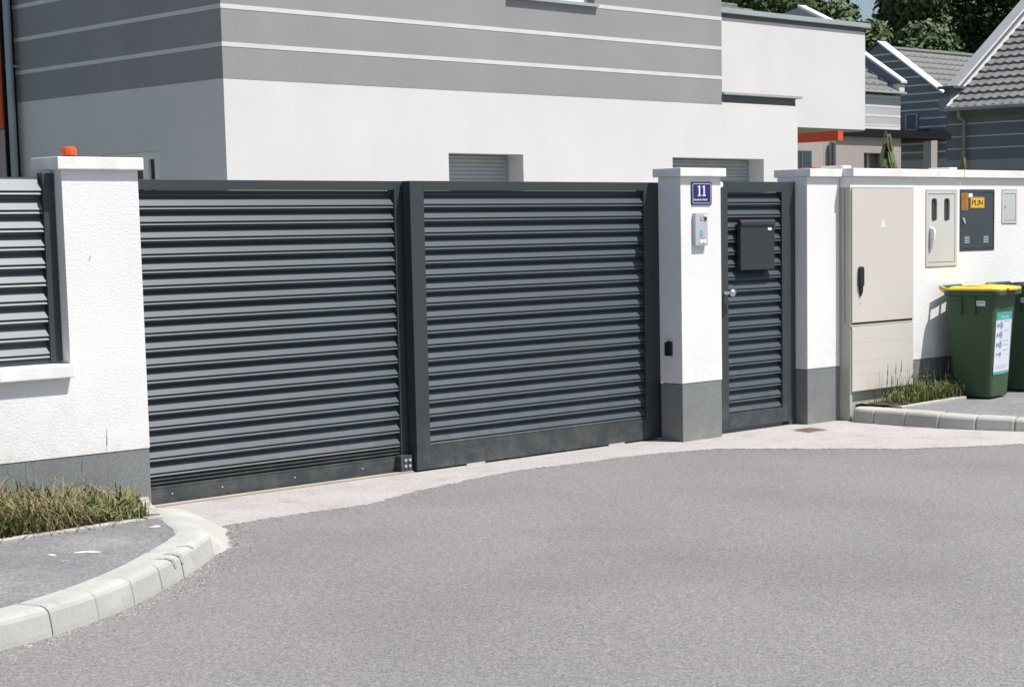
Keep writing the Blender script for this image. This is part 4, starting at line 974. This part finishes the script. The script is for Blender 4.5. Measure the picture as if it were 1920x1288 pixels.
# pavement litter and kerb marks
def blob(name, cx, cy, z, rx, ry, m_, lab, cat, seed, ang=0):
    b = MB(); n = 26; rr = random.Random(seed)
    ph = [rr.uniform(0, 6.3) for _ in range(4)]; vs = []
    for i in range(n):
        a = 2*PI*i/n; r = 1+.35*math.sin(2*a+ph[0])+.22*math.sin(3*a+ph[1])+.15*math.sin(5*a+ph[2])
        u, v = rx*r*math.cos(a), ry*r*math.sin(a); vs.append((cx+u*math.cos(ang)-v*math.sin(ang), cy+u*math.sin(ang)+v*math.cos(ang)))
    b.prism(vs, 'z', z, z+.0025); o = b.build(name, m_); tag(o, lab, cat); return o
blob('paint_splash', -5.448, -1.297, .1150, .042, .030, M['splash'], 'larger white splash on the left pavement', 'paint splash', 3, -.75)
blob('paint_splash', -5.60, -1.24, .1150, .020, .014, M['splash'], 'smaller white splash on the left pavement, nearer the grass', 'paint splash', 5, -.6)
blob('paint_splash', -4.86, -.905, .1150, .022, .03, M['splash'], 'pale mortar drip at the tip of the left pavement', 'paint splash', 8, .3)
blob('pebble', -5.637, -1.424, .1150, .018, .012, M['edging'], 'tiny pale pebble on the left pavement', 'pebble', 9, 0)

# saplings behind the wall
def sapling(lab, x, y, ztop, zvis, n, spread, m_, Ls):
    t = thing('sapling', lab, 'young tree', (x, y, 0))
    MB().tube([(x,y,0),(x+.02,y,ztop*.6),(x,y+.01,ztop)], [.018,.012,.004], 8).build('stem', M['bark'], t)
    b = MB(); b.open = True; rr = random.Random(int(x*100))
    for k in range(n):
        zz = ztop - (ztop-zvis)*(k/n)**.85; a = rr.uniform(0, 2*PI); L = Ls*rr.uniform(.7,1.25)
        d = Vector((math.cos(a), math.sin(a), 0)); s = Vector((-d.y, d.x, 0))
        f_ = spread*(.35+.65*min(1, (ztop-zz)/(.35*(ztop-zvis)+.001)))
        p = Vector((x, y, zz)); pts = [(p, .001), (p+d*f_*.45+Vector((0,0,.03)), .4), (p+d*f_*.8-Vector((0,0,L*.35)), .5), (p+d*f_*.9-Vector((0,0,L)), .02)]
        n0 = len(b.v)
        for q, w_ in pts: b.v += [tuple(q-s*w_*L*.30), tuple(q+s*w_*L*.30)]
        for i in range(3): b.f.append((n0+2*i, n0+2*i+1, n0+2*i+3, n0+2*i+2)); b.m.append(rr.choice([0,0,1]))
    b.build('foliage', [m_, M['leafS2']], t, kind='stuff')
sapling('taller young tree with hanging leaves behind the meter wall', 6.507, 3.0, 2.50, 1.5, 64, .15, M['leafS'], .22)
sapling('short drooping young tree behind the wall near the dark house', 7.94, 3.0, 2.30, 1.5, 40, .085, M['leafS2'], .15)

# hill and wood behind
b = MB(); b.open = True; NX, NY = 40, 24; vs = []
F_ = Vector((.704,.71,0)); Rr = Vector((.71,-.704,0))
for i in range(NX+1):
    for j in range(NY+1):
        d_ = 62+j*9; u = -140+280*i/NX
        p = Vector((-9.5,-8.9,0))+F_*d_+Rr*u
        h = -0.5+max(0, (d_-66))*.055+1.2*noise.noise((p.x*.03,p.y*.03,0))*(j/NY)
        vs.append((p.x, p.y, h))
b.add(vs, [(i*(NY+1)+j, i*(NY+1)+j+1, (i+1)*(NY+1)+j+1, (i+1)*(NY+1)+j) for i in range(NX) for j in range(NY)])
o = b.build('hill', M['hill'], smooth=True); o['kind'] = 'structure'
if sum(p.normal.z for p in o.data.polygons) < 0: o.data.flip_normals()

def tree(lab, d_, u, height, rad, seed, mset, nl=9000, lf=.26):
    rr = random.Random(seed); p = Vector((-9.5,-8.9,0))+F_*d_+Rr*u; z0 = -0.5+max(0, d_-66)*.055
    t = thing('broadleaf_tree', lab, 'tree', (p.x, p.y, z0), 'trees of the wood behind the houses')
    tp = [(p.x,p.y,z0-.3),(p.x+.15,p.y,z0+height*.3),(p.x+.1,p.y+.2,z0+height*.6),(p.x,p.y,z0+height*.9)]
    b = MB(); b.tube(tp, [.32,.25,.16,.04], 8)
    lobes = []
    for k in range(15):
        a = rr.uniform(0, 2*PI); q = rr.uniform(.15, 1)**.7; zz = rr.uniform(.22, .93)
        rw_ = math.sin(min(1, zz*1.15)*PI)**.6*rad
        c = Vector((p.x+math.cos(a)*q*rw_*.8, p.y+math.sin(a)*q*rw_*.8, z0+height*zz)); r_ = rad*rr.uniform(.26,.46)
        lobes.append((c, r_))
        st = Vector(tp[1]).lerp(Vector(tp[3]), max(0, min(1, (zz-.35)/.7)))
        b.tube([st, st.lerp(c, .5)+Vector((0,0,-.2)), c], [.09,.06,.02], 5)
    lobes.append((Vector((p.x,p.y,z0+height*.9)), rad*.3)); lobes.append((Vector((p.x,p.y,z0+height*.6)), rad*.5))
    b.build('trunk', M['bark'], t)
    b = MB(); b.open = True; vs, fs, ms = [], [], []
    tot = sum(l[1]**2 for l in lobes)
    for (c, r_) in lobes:
        lm = rr.choices([0,1,2], mset)[0]
        for _ in range(int(nl*r_*r_/tot)):
            v = Vector((rr.gauss(0,1), rr.gauss(0,1), rr.gauss(0,1))).normalized()
            k_ = rr.uniform(.35,1)**.45*(1+.28*noise.noise(v*2.3+c*.37)); q = c+Vector((v.x*r_*k_, v.y*r_*k_, v.z*r_*.78*k_))
            nrm = (v+Vector((rr.uniform(-.8,.8), rr.uniform(-.8,.8), rr.uniform(-.4,.9)))).normalized()
            e1 = nrm.orthogonal().normalized(); e2 = nrm.cross(e1); an = rr.uniform(0, 2*PI)
            a1 = e1*math.cos(an)+e2*math.sin(an); a2 = nrm.cross(a1); L = lf*rr.uniform(.6,1.35)
            n0 = len(vs); vs += [q-a1*L*.6, q+a2*L*.35, q+a1*L*.6, q-a2*L*.35]; fs.append((n0,n0+1,n0+2,n0+3))
            ms.append(lm if rr.random() < .72 else rr.choice([0,1,2]) if v.z > 0 else 0)
    b.v = vs; b.f = fs; b.m = ms
    b.build('crown', [M['leafA'], M['leafB'], M['leafC']], t, kind='stuff')
# (distance, sideways, height, radius, kind)
TL = [
 (68, 1385, 12.4, 3.6, 'dark tree directly above the flat roof edge of the white box, leftmost of the wood'),
 (70, 1480, 12.6, 3.3, 'dark tree above the white box, second from the left'),
 (72, 1525, 12.3, 1.7, 'thin tree just left of the small sky gap'),
 (69, 1712, 13.8, 2.5, 'dense tree just right of the small sky gap'),
 (66, 1760, 13.5, 3.0, 'dark tree behind the white gable peak'),
 (68, 1800, 13.5, 3.4, 'mid-green tree above the ridge of the dark gable house'),
 (58, 1803, 7.3, 1.7, 'low light green tree just above the ridge of the dark gable house'),
 (70, 1875, 14.5, 3.8, 'large tree behind the big roof parapet'),
 (66, 1960, 14, 3.6, 'tree hidden mostly behind the big tiled roof'),
 (82, 1340, 14.5, 4.2, 'far tree behind the striped house roof'),
 (80, 1598, 11.3, 3.0, 'far low tree seen below the sky gap'),
 (84, 1810, 17, 4.2, 'tall far tree in the second row of the wood'),
 (84, 1430, 13.5, 4.0, 'far tree in the second row above the white box'),
 (84, 1850, 17, 4.6, 'far tree at the right end of the wood'),
 (60, 1655, 8.9, 2.3, 'low dark bushy tree between the white box and the gable peak'),
 (62, 1745, 9.0, 2.6, 'low dark tree behind the ridge of the dark gable house'),
]
for i, (d_, px_, h, r_, lab) in enumerate(TL):
    ms_ = ([5,3,.6], [3,5,1], [5,4,1])[i % 3]
    if 'light green' in lab: ms_ = [1,3,5]
    tree(lab, d_, (px_-1169)/3396*d_, h, r_, 40+i, ms_, 15000 if d_ < 78 else 8000, .19 if d_ < 78 else .28)

# loose grit gathered along kerb foot and slab edge, one mass of small stones
rn = random.Random(21); b = MB()
def stone(x, y, z, r):
    c = [Vector((x+r*rn.uniform(.7,1.2)*dx, y+r*rn.uniform(.7,1.2)*dy, z+r*.6*rn.uniform(.7,1.2)*dz)) for dx, dy, dz in ((1,0,0),(0,1,0),(-1,0,0),(0,-1,0),(0,0,1))]
    b.add(c, [(0,1,4),(1,2,4),(2,3,4),(3,0,4),(0,3,2,1)], rn.choice([0,0,1,2]))
for _ in range(1100):
    p, n_ = frL(rn.uniform(Ltot-3.5, Ltot-.05)); q = p-n_*(abs(rn.gauss(0,.09))+.004); stone(q.x, q.y, 0, rn.uniform(.002,.006))
for _ in range(1500):
    k = rn.randrange(len(edge)-6); (x0, y0), (x1, y1) = edge[k], edge[k+1]; t_ = rn.random()
    stone(x0+(x1-x0)*t_+rn.gauss(0,.03), y0+(y1-y0)*t_-rn.gauss(.03,.09), .002, rn.uniform(.002,.0055))
for _ in range(500): stone(rn.uniform(-4.2,1.8), rn.uniform(-.1,.26), .004, rn.uniform(.0015,.004))
o = b.build('grit', [M['edging'], M['asphalt'], M['soil']]); o['kind'] = 'stuff'; o['label'] = 'loose grit along the kerb foot and slab edge'; o['category'] = 'grit'
